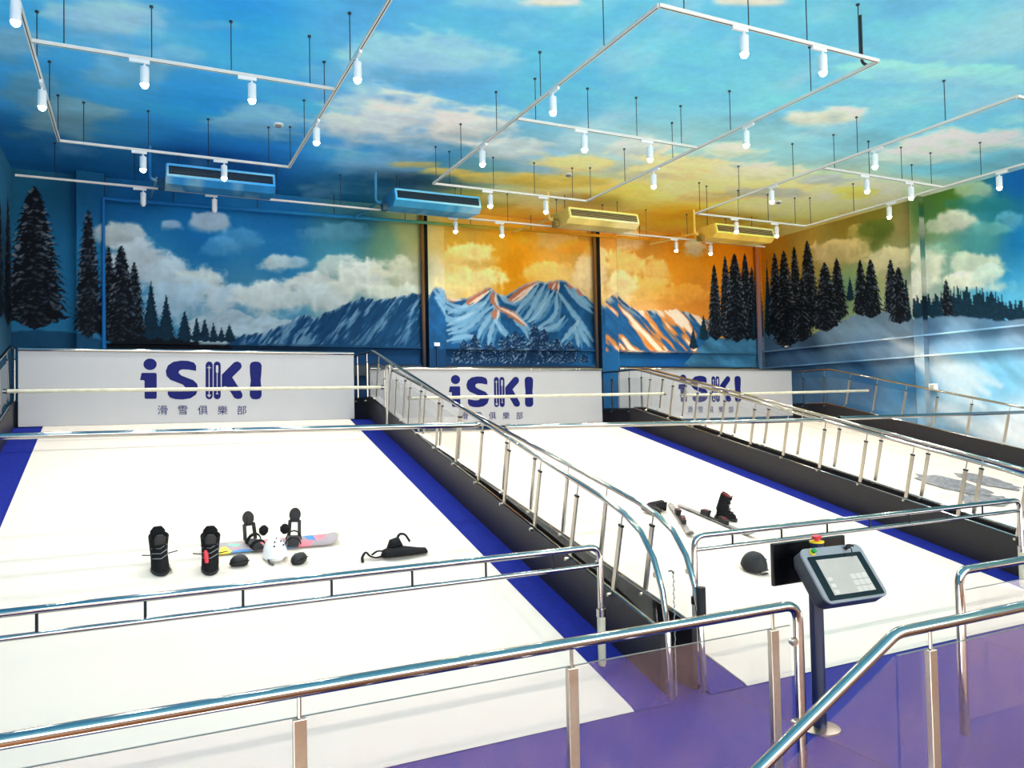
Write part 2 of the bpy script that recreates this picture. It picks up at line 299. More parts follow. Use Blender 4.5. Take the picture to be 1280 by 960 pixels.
RIGHT_T2 = [(11.314,4.107,4.483,0.053,0),(11.229,4.039,4.532,0.067,0),(11.158,4.067,4.403,0.055,0),(11.086,4.089,4.541,0.069,0),(10.988,4.014,4.415,0.052,0),(10.921,4.01,4.535,0.066,0),(10.867,4.013,4.432,0.062,0),(10.791,4.014,4.516,0.049,0),(10.694,3.992,4.432,0.053,0),(10.635,3.948,4.443,0.064,0),(10.569,3.966,4.527,0.055,0),(10.503,3.934,4.596,0.046,0),(10.42,3.974,4.613,0.056,0),(10.364,3.893,4.523,0.049,0),(10.298,3.919,4.526,0.05,0),(10.21,3.936,4.522,0.055,0),(10.164,3.953,4.402,0.048,0),(10.08,3.923,4.409,0.05,0),(10.018,3.932,4.503,0.057,0),(9.938,3.852,4.338,0.061,0),(9.895,3.822,4.486,0.058,0),(9.808,3.842,4.379,0.058,0),(9.767,3.851,4.374,0.044,0),(9.678,3.849,4.322,0.042,0),(9.641,3.798,4.356,0.048,0),(9.581,3.77,4.275,0.049,0),(9.516,3.848,4.254,0.044,0),(9.451,3.838,4.128,0.049,0),(9.363,3.817,4.168,0.05,0),(9.323,3.729,4.054,0.048,0),(9.259,3.808,4.143,0.047,0),(9.187,3.722,4.128,0.048,0),(9.144,3.769,4.16,0.043,0),(9.066,3.767,4.109,0.039,0),(10.674,3.935,4.744,0.159,1),(10.892,3.926,4.454,0.109,0),(9.723,3.89,4.385,0.096,0),(10.236,3.934,4.526,0.118,0),(9.951,3.901,4.418,0.098,0),(9.603,3.685,4.113,0.11,0),(9.325,3.624,3.982,0.091,0)]
FARM = [(0.854,3.99),(0.997,4.103),(1.314,4.16),(1.668,4.283),(1.876,4.212),(2.102,4.108),(2.271,4.194),(2.409,4.135),(2.737,4.097),(3.038,4.057)]
M1 = [(1.575,3.738),(1.742,3.754),(1.948,3.778),(2.214,3.804),(2.524,3.973),(2.8,4.123),(2.959,4.169),(3.12,4.216),(3.281,4.18),(3.445,4.248),(3.694,4.361),(3.905,4.474),(4.246,4.615),(4.374,4.599),(4.591,4.609),(4.855,4.621),(5.078,4.695),(5.258,4.747),(5.508,4.737),(5.807,4.685)]
M2 = [(5.515,4.476),(5.743,4.831),(5.845,4.882),(6.11,4.81),(6.169,4.677),(6.377,4.686),(6.63,4.717),(6.845,4.825),(7.106,4.957),(7.194,4.981),(7.366,4.87),(7.586,4.799),(7.812,4.931),(7.995,5.063),(8.363,5.184),(8.642,5.179),(8.83,5.21),(8.95,5.258),(9.211,5.23),(9.402,5.135),(9.642,5.02),(9.833,4.817),(10.224,4.534)]
M2_W = [[(7.236,4.904),(7.297,4.706),(7.337,4.508),(7.309,4.227),(7.48,3.991)],[(7.337,4.508),(7.622,4.438),(7.888,4.326),(8.065,4.169),(8.198,4.01)],[(7.336,4.468),(7.09,4.18),(6.957,3.978),(6.866,3.739)],[(7.272,4.545),(6.964,4.335),(6.659,4.009),(6.196,3.881)],[(7.099,4.618),(6.793,4.329),(6.449,4.043),(6.156,3.957)],[(6.8,4.685),(6.498,4.436),(6.184,4.346)],[(6.168,4.579),(6.415,4.472),(6.796,4.487),(7.099,4.618),(7.235,4.863)],[(7.309,4.227),(7.217,3.985),(7.122,3.625)],[(7.331,4.227),(7.523,3.952),(7.698,3.836)],[(8.453,5.086),(8.216,4.787),(7.984,4.573),(7.798,4.323)],[(8.641,5.137),(8.399,4.754),(8.16,4.335),(7.976,4.207)],[(8.872,4.983),(8.628,4.599),(8.436,4.345),(8.157,4.213)],[(8.942,4.945),(8.933,4.611),(8.88,4.36),(8.618,4.186),(8.383,4.056)],[(8.966,4.946),(9.197,4.663),(9.525,4.297),(9.905,3.799)],[(9.525,4.297),(9.325,4.039),(9.03,3.74)],[(9.161,5.123),(9.395,4.882),(9.681,4.641),(9.923,4.48)],[(9.305,5.13),(9.684,4.768),(9.951,4.609)],[(9.474,4.211),(9.661,3.879),(9.802,3.67)],[(8.315,5.079),(8.036,4.861),(7.716,4.644)],[(5.782,4.794),(5.962,4.571),(6.124,4.461),(6.372,4.392)],[(5.844,4.855),(6.046,4.69),(6.167,4.56)],[(5.8,4.641),(5.999,4.379),(6.16,4.19),(6.494,4.201),(6.837,4.409)],[(6.152,3.724),(6.487,3.829),(6.826,3.856)],[(8.203,4.214),(8.534,4.595),(8.73,4.976)],[(7.41,4.872),(7.627,4.64),(7.987,4.696)],[(7.796,4.242),(8.062,4.047),(8.149,3.846)],[(9.424,4.126),(9.509,3.665)],[(8.429,4.057),(8.849,4.068),(9.141,4.369)],[(6.158,4.074),(6.494,4.201),(6.795,4.447)]]
M2_O = [[(7.193,4.961),(6.974,4.811),(6.67,4.561)],[(7.105,4.897),(6.843,4.726),(6.628,4.598)],[(8.409,5.175),(8.084,4.986),(7.672,4.702)],[(8.27,5.118),(7.989,4.818),(7.716,4.664)],[(8.925,5.227),(8.895,4.984)],[(8.829,5.168),(8.731,5.018)],[(7.279,4.866),(7.253,4.704),(7.338,4.548)],[(7.359,4.529),(7.71,4.401),(8.064,4.129)],[(7.336,4.468),(7.288,4.266)],[(9.211,5.209),(9.4,5.072)],[(9.449,5.095),(9.688,4.895)],[(6.169,4.665),(6.419,4.668)]]
M3 = [(10.131,4.744),(10.209,4.833),(10.415,4.972),(10.595,5.032),(10.896,4.776),(11.257,4.615),(11.738,4.642),(12.117,4.639),(12.394,4.676),(12.727,4.626),(13.178,4.528),(13.634,4.335)]
SNOWB = [(12.568,3.222),(13.091,3.681),(13.505,3.986),(13.974,3.973),(14.578,4.081),(15.197,4.167),(15.576,4.201)]
RIGHT_C = [(15.815,5.986,(210,135,20)),(15.301,6.429,(205,150,40)),(14.611,6.393,(200,165,70)),(13.112,6.374,(158,136,52)),(12.212,6.547,(150,140,52)),(12.452,5.949,(104,120,52)),(11.609,6.133,(176,162,100)),(13.621,5.596,(176,160,90)),(12.698,5.337,(160,175,110)),(13.167,5.032,(120,160,120)),(10.639,6.597,(86,130,48)),(11.021,6.262,(80,130,70)),(9.825,5.407,(84,165,166)),(9.48,5.973,(40,136,150)),(9.154,6.363,(20,112,190)),(9.122,5.262,(30,142,206)),(9.375,4.683,(60,165,215)),(9.241,4.192,(95,185,220)),(10.881,5.108,(150,190,170)),(11.284,4.478,(180,200,190)),(12.051,5.316,(190,185,140))]
RIGHT_E = [(13.609,5.89,-0.702,-0.135,-0.011,0.275,(216,196,140),0.9),(12.775,6.205,-0.351,-0.076,-0.008,0.189,(206,190,110),0.6),(12.006,5.4,-0.6,-0.11,-0.01,0.254,(216,208,166),0.9),(13.133,5.857,-0.541,-0.105,-0.009,0.23,(208,190,130),0.8),(12.334,6.203,-0.46,-0.101,-0.008,0.184,(92,112,44),0.8),(10.485,5.965,-0.412,-0.095,-0.008,0.201,(214,216,196),0.95),(10.848,5.928,-0.288,-0.064,-0.007,0.171,(200,206,180),0.8),(10.977,5.039,-0.398,-0.069,-0.021,0.515,(226,226,204),0.9),(11.273,4.739,-0.264,-0.041,-0.017,0.418,(226,226,210),0.8),(10.094,4.935,-0.552,-0.097,-0.012,0.294,(210,220,196),0.95),(10.362,4.649,-0.761,-0.12,-0.008,0.199,(226,226,206),0.95),(9.773,4.669,-0.286,-0.047,-0.009,0.224,(200,220,206),0.8),(9.949,6.448,-0.325,-0.086,-0.007,0.162,(190,206,170),0.7),(9.258,5.683,-0.299,-0.069,-0.007,0.187,(120,190,216),0.6),(9.654,5.613,-0.375,-0.083,-0.005,0.128,(120,186,180),0.6),(9.878,6.152,-0.632,-0.157,-0.005,0.129,(40,130,130),0.5),(10.686,5.414,-0.352,-0.069,-0.005,0.135,(110,176,150),0.5)]
SNOWR = [(15.979,4.217),(15.122,3.962),(14.318,3.927),(13.558,4.168),(12.966,4.294),(12.304,4.289),(11.688,4.177),(11.4,4.001),(11.113,4.003),(10.565,3.973),(10.052,3.88),(9.569,3.76),(9.106,3.771),(8.529,3.763)]
RSN_C = [(13.449,3.903,(118,146,170)),(14.724,3.676,(66,92,118)),(11.697,3.963,(128,156,182)),(11.119,3.848,(84,120,150)),(9.733,3.651,(96,138,168)),(14.743,3.202,(58,88,118)),(12.345,3.296,(112,138,162)),(11.719,3.429,(150,168,184)),(10.412,3.405,(140,172,200)),(9.269,3.493,(150,180,205)),(14.502,2.637,(58,98,134)),(12.803,2.765,(48,98,144)),(11.657,2.482,(58,124,172)),(10.465,2.111,(176,206,222)),(9.613,2.653,(128,195,228)),(9.346,1.551,(238,242,244)),(11.199,1.862,(150,190,216)),(13.517,2.251,(70,118,158)),(10.434,2.858,(140,196,224))]
R_W = [[(12.018,3.581),(11.333,3.258),(10.611,2.834),(9.867,2.311)],[(11.147,3.14),(10.433,2.891),(9.621,2.463)],[(11.342,3.048),(10.623,2.532),(9.961,2.023)],[(10.562,1.862),(9.82,1.462),(9.207,1.246)],[(11.002,2.119),(10.309,1.698)]]
LG_S = [(0.775,2.883),(0.777,2.966),(0.745,3.015),(0.661,3.041),(0.563,3.045),(0.45,3.024),(0.374,2.967),(0.343,2.882),(0.356,2.803),(0.411,2.743),(0.508,2.702),(0.583,2.669),(0.619,2.627),(0.605,2.589),(0.56,2.575),(0.483,2.579),(0.371,2.601),(0.369,2.52),(0.4,2.47),(0.482,2.443),(0.58,2.437),(0.694,2.455),(0.771,2.512),(0.804,2.598),(0.79,2.677),(0.734,2.739),(0.635,2.78),(0.56,2.813),(0.524,2.854),(0.538,2.892),(0.583,2.907),(0.66,2.904)]
LG_i = [(0.006,2.845),(0.023,2.852),(0.2,2.852),(0.218,2.836),(0.216,2.468),(0.201,2.452),(0.062,2.453),(0.048,2.47),(0.049,2.727),(0.035,2.739),(-0.012,2.739)]
LG_dot = [(0.219,2.984),(0.216,3.007),(0.207,3.028),(0.192,3.046),(0.173,3.06),(0.15,3.069),(0.127,3.072),(0.103,3.069),(0.08,3.06),(0.061,3.045),(0.047,3.027),(0.037,3.005),(0.034,2.982),(0.037,2.959),(0.046,2.938),(0.061,2.92),(0.08,2.906),(0.102,2.897),(0.126,2.894),(0.15,2.897),(0.172,2.906),(0.191,2.92),(0.206,2.939),(0.215,2.96)]
LG_b1 = [(1.019,2.978),(1.012,3.006),(0.993,3.026),(0.967,3.034),(0.941,3.026),(0.922,3.005),(0.914,2.977),(0.911,2.49),(0.918,2.462),(0.937,2.441),(0.963,2.434),(0.989,2.441),(1.008,2.461),(1.015,2.489)]
LG_b2 = [(1.136,2.979),(1.13,3.007),(1.11,3.027),(1.084,3.035),(1.058,3.027),(1.038,3.006),(1.031,2.978),(1.028,2.489),(1.034,2.461),(1.054,2.44),(1.08,2.432),(1.106,2.439),(1.125,2.46),(1.133,2.487)]
LG_w = [[(0.959,2.967),(0.97,2.967),(0.967,2.467),(0.956,2.467)],[(0.937,2.94),(0.993,2.94),(0.993,2.929),(0.937,2.928)],[(1.1,2.958),(1.098,2.967),(1.092,2.974),(1.083,2.976),(1.074,2.973),(1.068,2.967),(1.066,2.957),(1.065,2.869),(1.067,2.859),(1.073,2.853),(1.082,2.85),(1.091,2.853),(1.097,2.86),(1.099,2.869)],[(1.077,2.867),(1.087,2.867),(1.084,2.532),(1.075,2.532)],[(1.062,2.529),(1.097,2.529),(1.097,2.515),(1.062,2.516)],[(0.938,2.509),(0.95,2.509),(0.962,2.487),(0.975,2.508),(0.987,2.508),(0.987,2.49),(0.965,2.474),(0.937,2.49)]]
LG_K = [(1.151,2.825),(1.329,3.016),(1.356,3.032),(1.393,3.037),(1.436,3.012),(1.453,2.961),(1.435,2.919),(1.306,2.783),(1.401,2.622),(1.456,2.52),(1.459,2.469),(1.431,2.439),(1.383,2.433),(1.335,2.451),(1.304,2.505),(1.249,2.601),(1.214,2.64),(1.186,2.64),(1.149,2.607)]
LG_I = [(1.573,2.971),(1.59,3.017),(1.623,3.034),(1.663,3.039),(1.704,3.035),(1.737,3.018),(1.758,2.972),(1.752,2.852),(1.738,2.732),(1.75,2.612),(1.753,2.492),(1.732,2.444),(1.699,2.429),(1.658,2.425),(1.617,2.43),(1.59,2.446),(1.569,2.494),(1.573,2.613),(1.587,2.732),(1.575,2.851)]
LG_T = [(0.296,2.277,'滑'),(0.581,2.271,'雪'),(0.868,2.266,'俱'),(1.159,2.26,'樂'),(1.446,2.255,'部')]

# ------------------------------------------------------------------ the painted murals (colour per vertex, in wall coordinates)
def hash2(ix, iy, seed):
    h = (ix.astype(np.int64) * 374761393 + iy.astype(np.int64) * 668265263 + seed * 1274126177) & 0x7fffffff
    h = ((h ^ (h >> 13)) * 1103515245) & 0x7fffffff
    return ((h ^ (h >> 16)) & 0xffff) / 65535.0

def vnoise(x, y, seed=0):
    ix, iy = np.floor(x), np.floor(y); fx, fy = x - ix, y - iy
    fx, fy = fx * fx * (3 - 2 * fx), fy * fy * (3 - 2 * fy)
    a, b = hash2(ix, iy, seed), hash2(ix + 1, iy, seed); c, d = hash2(ix, iy + 1, seed), hash2(ix + 1, iy + 1, seed)
    return (a * (1 - fx) + b * fx) * (1 - fy) + (c * (1 - fx) + d * fx) * fy

def fbm(x, y, seed=0, oct=4):
    s, a, t = 0, 0.5, 0
    for k in range(oct):
        s = s + a * vnoise(x * 2 ** k + 17.3 * k, y * 2 ** k + 5.1 * k, seed + k); t += a; a *= 0.5
    return s / t

def sstep(a, b, x):
    t = np.clip((x - a) / (b - a), 0, 1); return t * t * (3 - 2 * t)

def blend(col, c, a):
    c = np.asarray(c, float)
    if c.ndim == 1: c = c[None, :]
    return col * (1 - a[:, None]) + c * a[:, None]

def idw(s, t, ctrl, p=1.6, eps=0.05):
    num = np.zeros((len(s), 3)); den = np.zeros(len(s))
    for a, b, c in ctrl:
        w = 1.0 / ((s - a) ** 2 + (t - b) ** 2 + eps) ** p
        num += w[:, None] * np.asarray(c, float)[None, :]; den += w
    return num / den[:, None]

def clouds(col, s, t, ells, seed, freq=1.5, warp=0.55, shade=True, sharp=0.28):
    n1 = fbm(s * freq, t * freq * 1.3, seed, 5) - 0.5
    bl = np.zeros(len(s)); am = 0.5
    for k in range(4):                                    # billows
        bl += am * (1 - np.abs(2 * vnoise(s * freq * 2.2 * 2 ** k + 3.7 * k, t * freq * 2.5 * 2 ** k, seed + 60 + k) - 1)); am *= 0.5
    bl = bl / 0.9375 - 0.55
    for cx, cy, ax, ay, bx, by, c, k in ells:
        det = ax * by - ay * bx
        dx, dy = s - cx, t - cy
        u = (dx * by - dy * bx) / det; v = (ax * dy - ay * dx) / det
        d = np.sqrt(u * u + v * v)
        e = d + 1.9 * warp * n1 - 1.1 * warp * bl
        low = 0.35 * np.clip(-v, 0, 1)                    # soft feathered undersides, crisp tops
        a = k * sstep(1.02 + sharp * 0.5 + low, 1.02 - sharp - 0.6 * low, e)
        cc = np.asarray(c, float)[None, :] * np.ones((len(s), 1))
        if shade: cc = cc * (1.07 + 0.09 * np.clip(v, -1, 1) + 0.20 * bl)[:, None]
        col = blend(col, cc, a)
    return col

def stroke(col, s, t, path, w, c, k=1.0, taper=True, ragged=0.6, soft=0.45):
    P = np.asarray(path, float)
    lo, hi = P.min(0) - w * 2, P.max(0) + w * 2
    idx = np.nonzero((s > lo[0]) & (s < hi[0]) & (t > lo[1]) & (t < hi[1]))[0]
    if len(idx) == 0: return col
    x, y = s[idx], t[idx]; best = np.full(len(idx), 9e9); tt = np.zeros(len(idx))
    # smooth the path
    for _ in range(2):
        Q = [P[0]]
        for i in range(len(P) - 1): Q += [P[i] * 0.75 + P[i + 1] * 0.25, P[i] * 0.25 + P[i + 1] * 0.75]
        P = np.array(Q + [P[-1]])
    L = np.r_[0, np.cumsum(np.hypot(*(P[1:] - P[:-1]).T))]
    for i in range(len(P) - 1):
        d = P[i + 1] - P[i]; l2 = (d ** 2).sum() + 1e-9
        u = np.clip(((x - P[i, 0]) * d[0] + (y - P[i, 1]) * d[1]) / l2, 0, 1)
        dd = np.hypot(x - P[i, 0] - u * d[0], y - P[i, 1] - u * d[1])
        m = dd < best; best[m] = dd[m]; tt[m] = ((L[i] + u * math.sqrt(l2)) / L[-1])[m]
    ww = w * (0.35 + 0.9 * np.sin(np.clip(tt, 0.03, 0.97) * math.pi)) if taper else w
    ww = ww * (1 - ragged / 2 + ragged * vnoise(x * 14, y * 14, 3))
    a = k * sstep(1.0, soft, best / ww)
    col[idx] = blend(col[idx], c, a)
    return col

def under(s, t, ridge, rough=0.0, seed=1):
    R = np.asarray(ridge, float)
    h = np.interp(s, R[:, 0], R[:, 1], left=-99, right=-99) + rough * (fbm(s * 9, s * 0 + seed, seed, 3) - 0.5)
    return h - t

def pine(col, s, t, x0, base, top, hw, kind, seed):
    H = top - base
    idx = np.nonzero((np.abs(s - x0) < hw * 1.25) & (t > base - 0.08 * H) & (t < top + 0.02))[0]
    if len(idx) == 0: return col
    x, y = s[idx] - x0, t[idx]
    v = (top - y) / H; ax = np.abs(x) / hw
    tiers = max(7, int(H / 0.12))
    ph = v * tiers - 1.1 * ax * (1 + 0.5 * v) + 0.9 * (vnoise(x * 9 + seed, y * 7, seed) - 0.5)
    saw = ph - np.floor(ph)
    env = np.clip(v, 0, 1) ** (0.60 if kind else 1.0) * (0.76 + 0.38 * saw) + 0.012
    env = np.where(v > 0.97, env * np.clip((1.06 - v) / 0.09, 0, 1), env)
    inside = sstep(1.06, 0.94, ax / np.maximum(env, 1e-3)) * (v > 0)
    n = vnoise(x * 30, y * 30, seed + 5)
    c = np.array([[10, 16, 24]]) * (0.8 + 0.7 * n[:, None])
    if kind == 0: c = np.array([[16, 46, 64]]) * (0.8 + 0.4 * n[:, None])
    if kind == 2: c = np.array([[14, 44, 78]]) * (0.8 + 0.5 * n[:, None])
    if kind in (1, 2):
        # short drooping strokes of snow on the boughs, a random choice of them in every tier
        rad = ax / np.maximum(env, 1e-3)
        lum = np.array([[132, 146, 160]]) if kind == 1 else np.array([[150, 186, 210]])
        fade = 1.0 if kind == 2 else np.clip(1.25 - 0.7 * v, 0.4, 1)
        for q, (fr, th) in enumerate(((5.0, 0.50), (8.0, 0.58))):
            p2 = v * tiers * (1.0 + 0.9 * q) - 1.1 * ax * (1 + 0.5 * v) * (1 + 0.5 * q) + 0.9 * (vnoise(x * 9 + seed, y * 7, seed) - 0.5)
            cell = np.floor(x / hw * fr + 0.37 * np.floor(p2))
            pick = hash2(cell, np.floor(p2), seed + 31 * q) > th
            cx = np.abs(x / hw * fr + 0.37 * np.floor(p2) - cell - 0.5) * 2
            sw = p2 - np.floor(p2)
            wdt = 0.30 * (1 - cx ** 2)
            sn = sstep(wdt, wdt * 0.4, np.abs(sw - 0.68 + 0.15 * cx)) * pick * (0.35 + 0.65 * np.clip(rad, 0, 1))
            c = blend(c, lum, np.clip(sn * fade, 0, 1) * (0.95 if q == 0 else 0.7))
    col[idx] = blend(col[idx], c, inside)
    return col

def paint_ceiling(s, t):
    col = idw(s, t, CEIL_C, 1.8, 0.15)
    w = fbm(s * 0.9, t * 0.55, 11, 5)
    col = blend(col, col * 0.4 + np.array([[150, 150, 145]]), 0.40 * sstep(0.55, 0.78, w))
    col = blend(col, col * 0.9, 0.7 * sstep(0.45, 0.25, w))
    g = (np.interp(s, [-2, 2.5, 6], [1.24, 1.16, 1.06]) * np.interp(t, [8, 11.5], [1.0, 1.12]))[:, None]  # colour lifted to the left and rear to offset weak light there
    col = col * g * np.where((col[:, 2] > col[:, 0])[:, None], np.array([[1.0, 0.965, 1.02]]), np.array([[1.06, 1.06, 1.06]]))
    col = clouds(col, s, t, [(*e[:6], tuple(np.array(e[6]) * ((1.06, 1.05, 1.10) if e[6][2] > 160 else (1.06, 1.06, 1.06))), e[7]) for e in CEIL_E], 21, 0.8, 0.75, sharp=0.4)
    n = fbm(s * 1.2, t * 3.5, 77, 4)
    return np.clip(col * (0.94 + 0.14 * n)[:, None], 3, 252)

def paint_back(s, t):
    col = idw(s, t, BACK_C, 1.8, 0.05)
    n = fbm(s * 1.3, t * 1.3, 5, 5)
    col = col * (0.90 + 0.20 * n)[:, None]
    col = clouds(col, s, t, BACK_E, 31, 1.6, 0.62)
    # distant pale mountains
    d = under(s, t, FARM, 0.06, 2)
    st = fbm(s * 5 + t * 3, t * 9 - s * 4, 8, 4)
    col = blend(col, np.array([[176, 198, 208]]) * (0.86 + 0.3 * st)[:, None], sstep(0.0, 0.03, d))
    # blue mountain range, snow running down to the left
    d = under(s, t, M1, 0.10, 3)
    u, v = s * 0.62 - t * 0.62 * -1, 0  # coordinate across the runs
    across = (s - (t - 3.4) * 0.75)
    st = fbm(across * 7.5 + 0.9 * fbm(s * 3, t * 3, 9), (s + t) * 0.9, 12, 4)
    fine = fbm(across * 22, (s + t) * 3.0, 13, 3)
    c = np.array([[18, 70, 112]]) * (0.8 + 0.35 * fine)[:, None]
    c = blend(c, (136, 176, 204), 0.8 * sstep(0.50, 0.66, st * 0.62 + fine * 0.38) * sstep(1.6, 0.3, d))
    c = blend(c, (196, 212, 222), 0.7 * sstep(0.10, 0.02, d) * sstep(0.4, 0.6, fine))
    c = blend(c, (20, 72, 112), 0.7 * sstep(3.62, 3.52, t))
    col = blend(col, c, sstep(0.0, 0.03, d) * (s < 5.9))
    # sunlit blue mountains in the middle
    d = under(s, t, M2, 0.05, 4); mk = sstep(0.0, 0.025, d) * (s > 5.45) * (s < 10.5)
    fine = fbm(s * 8, t * 8, 14, 4)
    c = np.array([[24, 86, 136]]) * (0.72 + 0.5 * fine)[:, None]
    for k, p in enumerate(M2_W): c = stroke(c, s, t, p, 0.075, (160, 200, 224), 0.75)
    for k, p in enumerate(M2_W): c = stroke(c, s, t, [(a + 0.09, b - 0.05) for a, b in p], 0.05, (110, 164, 200), 0.6)
    for k, p in enumerate(M2_O): c = stroke(c, s, t, p, 0.09, (196, 112, 74), 0.85)
    for k, p in enumerate(M2_O): c = stroke(c, s, t, [(a + 0.08, b - 0.02) for a, b in p], 0.035, (246, 226, 206), 0.8)
    c = blend(c, (232, 214, 204), 0.6 * sstep(0.09, 0.02, d))
    col = blend(col, c, mk)
    # orange and white range to the right of the second column
    d = under(s, t, M3, 0.06, 6)
    a1 = (s + (t - 3.4) * 1.15); st = fbm(a1 * 3.6 + 0.4 * fbm(s * 3, t * 3, 19), (s - t) * 0.5, 15, 3); f2 = fbm(a1 * 13, (s - t) * 2, 16, 3)
    c = np.array([[30, 92, 144]]) * (0.8 + 0.4 * f2)[:, None]
    c = blend(c, (226, 140, 62), sstep(0.47, 0.53, st) * 0.95)
    c = blend(c, (246, 226, 200), sstep(0.56, 0.61, st + 0.12 * (f2 - 0.5)))
    c = blend(c, (246, 222, 196), 0.7 * sstep(0.28, 0.05, d) * sstep(0.4, 0.55, f2))
    col = blend(col, c, sstep(0.0, 0.03, d) * (s > 10.0) * (s < 14.6))
    # valley floor band
    low = sstep(3.56, 3.50, t)
    c = idw(s, t, [(-1.5, 3.2, (20, 70, 104)), (-0.8, 3.3, (50, 104, 140)), (2, 3.2, (10, 40, 66)), (5, 3.3, (16, 62, 104)), (8, 3.3, (14, 60, 104)), (10.5, 3.4, (26, 96, 150)), (12.5, 3.3, (20, 84, 146)), (14.5, 3.3, (26, 80, 120))], 2, 0.05)
    col = blend(col, c * (0.9 + 0.2 * n)[:, None], low * (s < 16))
    # snow slope on the right
    d = under(s, t, SNOWB, 0.03, 7)
    stv = fbm(s * 2 + t * 3, t * 2 - s, 18, 4)
    col = blend(col, np.array([[60, 118, 154]]) * (0.55 + 0.9 * stv)[:, None], sstep(0.0, 0.04, d))
    # snow under the dark trees on the left
    d = under(s, t, [(-2.2, 3.72), (-1.6, 3.78), (-1.0, 3.74), (-0.62, 3.60), (-0.55, 3.52)], 0.03, 8)
    col = blend(col, np.array([[24, 76, 110]]) * (0.8 + 0.4 * n)[:, None], sstep(0, 0.03, d))
    d = under(s, t, [(-0.52, 3.75), (0.5, 3.72), (1.0, 3.62), (1.65, 3.54)], 0.08, 9)
    col = blend(col, (10, 18, 28), sstep(0, 0.04, d) * sstep(3.3, 3.36, t))
    for k, (x, b, tp, hw, kd) in enumerate(sorted(BACK_T, key=lambda q: q[3])): col = pine(col, s, t, x, b, tp, hw, kd if kd == 1 else 0, 50 + k)
    for k, (x, b, tp, hw, kd) in enumerate(BACK_T2): col = pine(col, s, t, x, b, tp, hw * 1.2, 2, 80 + k)
    for k, (x, b, tp, hw, kd) in enumerate(BACK_T3): col = pine(col, s, t, x, b, tp, hw, kd, 110 + k)
    return np.clip(col * 0.97, 4, 253)

def paint_right(s, t):
    col = idw(s, t, RIGHT_C, 1.8, 0.05)
    n = fbm(s * 1.2, t * 1.6, 65, 5)
    col = col * (0.88 + 0.24 * n)[:, None]
    col = clouds(col, s, t, RIGHT_E, 61, 1.4, 0.6)
    for k, (x, b, tp, hw, kd) in enumerate(RIGHT_T2): col = pine(col, s, t, x, b - 0.05, tp, hw * (1.7 if kd == 0 else 1), 0 if kd == 0 else 1, 150 + k)
    d = under(s, t, SNOWR[::-1], 0.06, 12)
    d = np.where(s < SNOWR[-1][0], SNOWR[-1][1] - t, d)
    c = idw(s, t, RSN_C, 1.8, 0.03)
    st = fbm(s * 1.6 - t * 1.9, (s + t) * 0.5, 66, 4)
    c = c * (0.72 + 0.56 * st)[:, None]
    for p in R_W: c = stroke(c, s, t, p, 0.26, (232, 238, 240), 0.62, ragged=0.1, soft=0.0)
    col = blend(col, c, sstep(0.0, 0.04, d))
    for k, (x, b, tp, hw, kd) in enumerate(RIGHT_T): col = pine(col, s, t, x, b, tp, hw, kd, 200 + k)
    return np.clip(col, 4, 252)

def paint_left(s, t):      # s = y along the left wall
    col = idw(s, t, [(15, 6, (70, 150, 190)), (10, 6, (80, 170, 215)), (15, 5, (40, 80, 105)), (14, 3.6, (90, 140, 170)), (8, 3.5, (120, 170, 200)), (8, 5, (90, 180, 225))], 1.5, 0.2)
    for k in range(9): col = pine(col, s, t, 15.6 - 0.9 * k, 3.9, 6.0 - 0.2 * k, 0.5, 1, 300 + k)
    return np.clip(col, 4, 252)

def painted_grid(name, us, vs, fn, paint, parent=None, paint_uv=None):
    """grid surface; fn(U, V) -> xyz arrays, paint(U, V) -> 0..255 sRGB"""
    U, V = np.meshgrid(us, vs, indexing='ij'); n, m = len(us), len(vs)
    u, v = U.ravel(), V.ravel()
    xyz = np.stack(fn(u, v), 1)
    i, j = np.meshgrid(np.arange(n - 1), np.arange(m - 1), indexing='ij'); a = (i * m + j).ravel()
    F = np.stack([a, a + m, a + m + 1, a + 1], 1)
    me = bpy.data.meshes.new(name)
    me.vertices.add(n * m); me.vertices.foreach_set('co', xyz.astype(np.float32).ravel())
    me.loops.add(F.size); me.loops.foreach_set('vertex_index', F.astype(np.int32).ravel())
    me.polygons.add(len(F)); me.polygons.foreach_set('loop_start', np.arange(0, F.size, 4, dtype=np.int32))
    me.update(); me.validate()
    at = me.color_attributes.new('paint', 'FLOAT_COLOR', 'POINT')
    pu, pv = paint_uv(u, v) if paint_uv else (u, v)
    rgb = lin(np.clip(paint(pu, pv), 0, 255))
    at.data.foreach_set('color', np.c_[rgb, np.ones(len(rgb))].astype(np.float32).ravel())
    return link(name, me, M['paint'], parent)

def paint_mesh(o, fn):
    """colour the vertices of an existing mesh with a mural colour; fn(x, y, z) -> 0..255 sRGB"""
    me = o.data; co = np.zeros(len(me.vertices) * 3, np.float32); me.vertices.foreach_get('co', co); co = co.reshape(-1, 3).astype(float)
    off = Vector((0, 0, 0)); p = o
    while p is not None: off = off + p.location; p = p.parent
    co = co + np.array(off)
    at = me.color_attributes.new('paint', 'FLOAT_COLOR', 'POINT')
    rgb = lin(np.clip(fn(co[:, 0], co[:, 1], co[:, 2]), 0, 255))
    at.data.foreach_set('color', np.c_[rgb, np.ones(len(rgb))].astype(np.float32).ravel())

# ------------------------------------------------------------------ the hall
def struct(o, label=None, cat=None): return tag(o, label, cat, kind='structure')

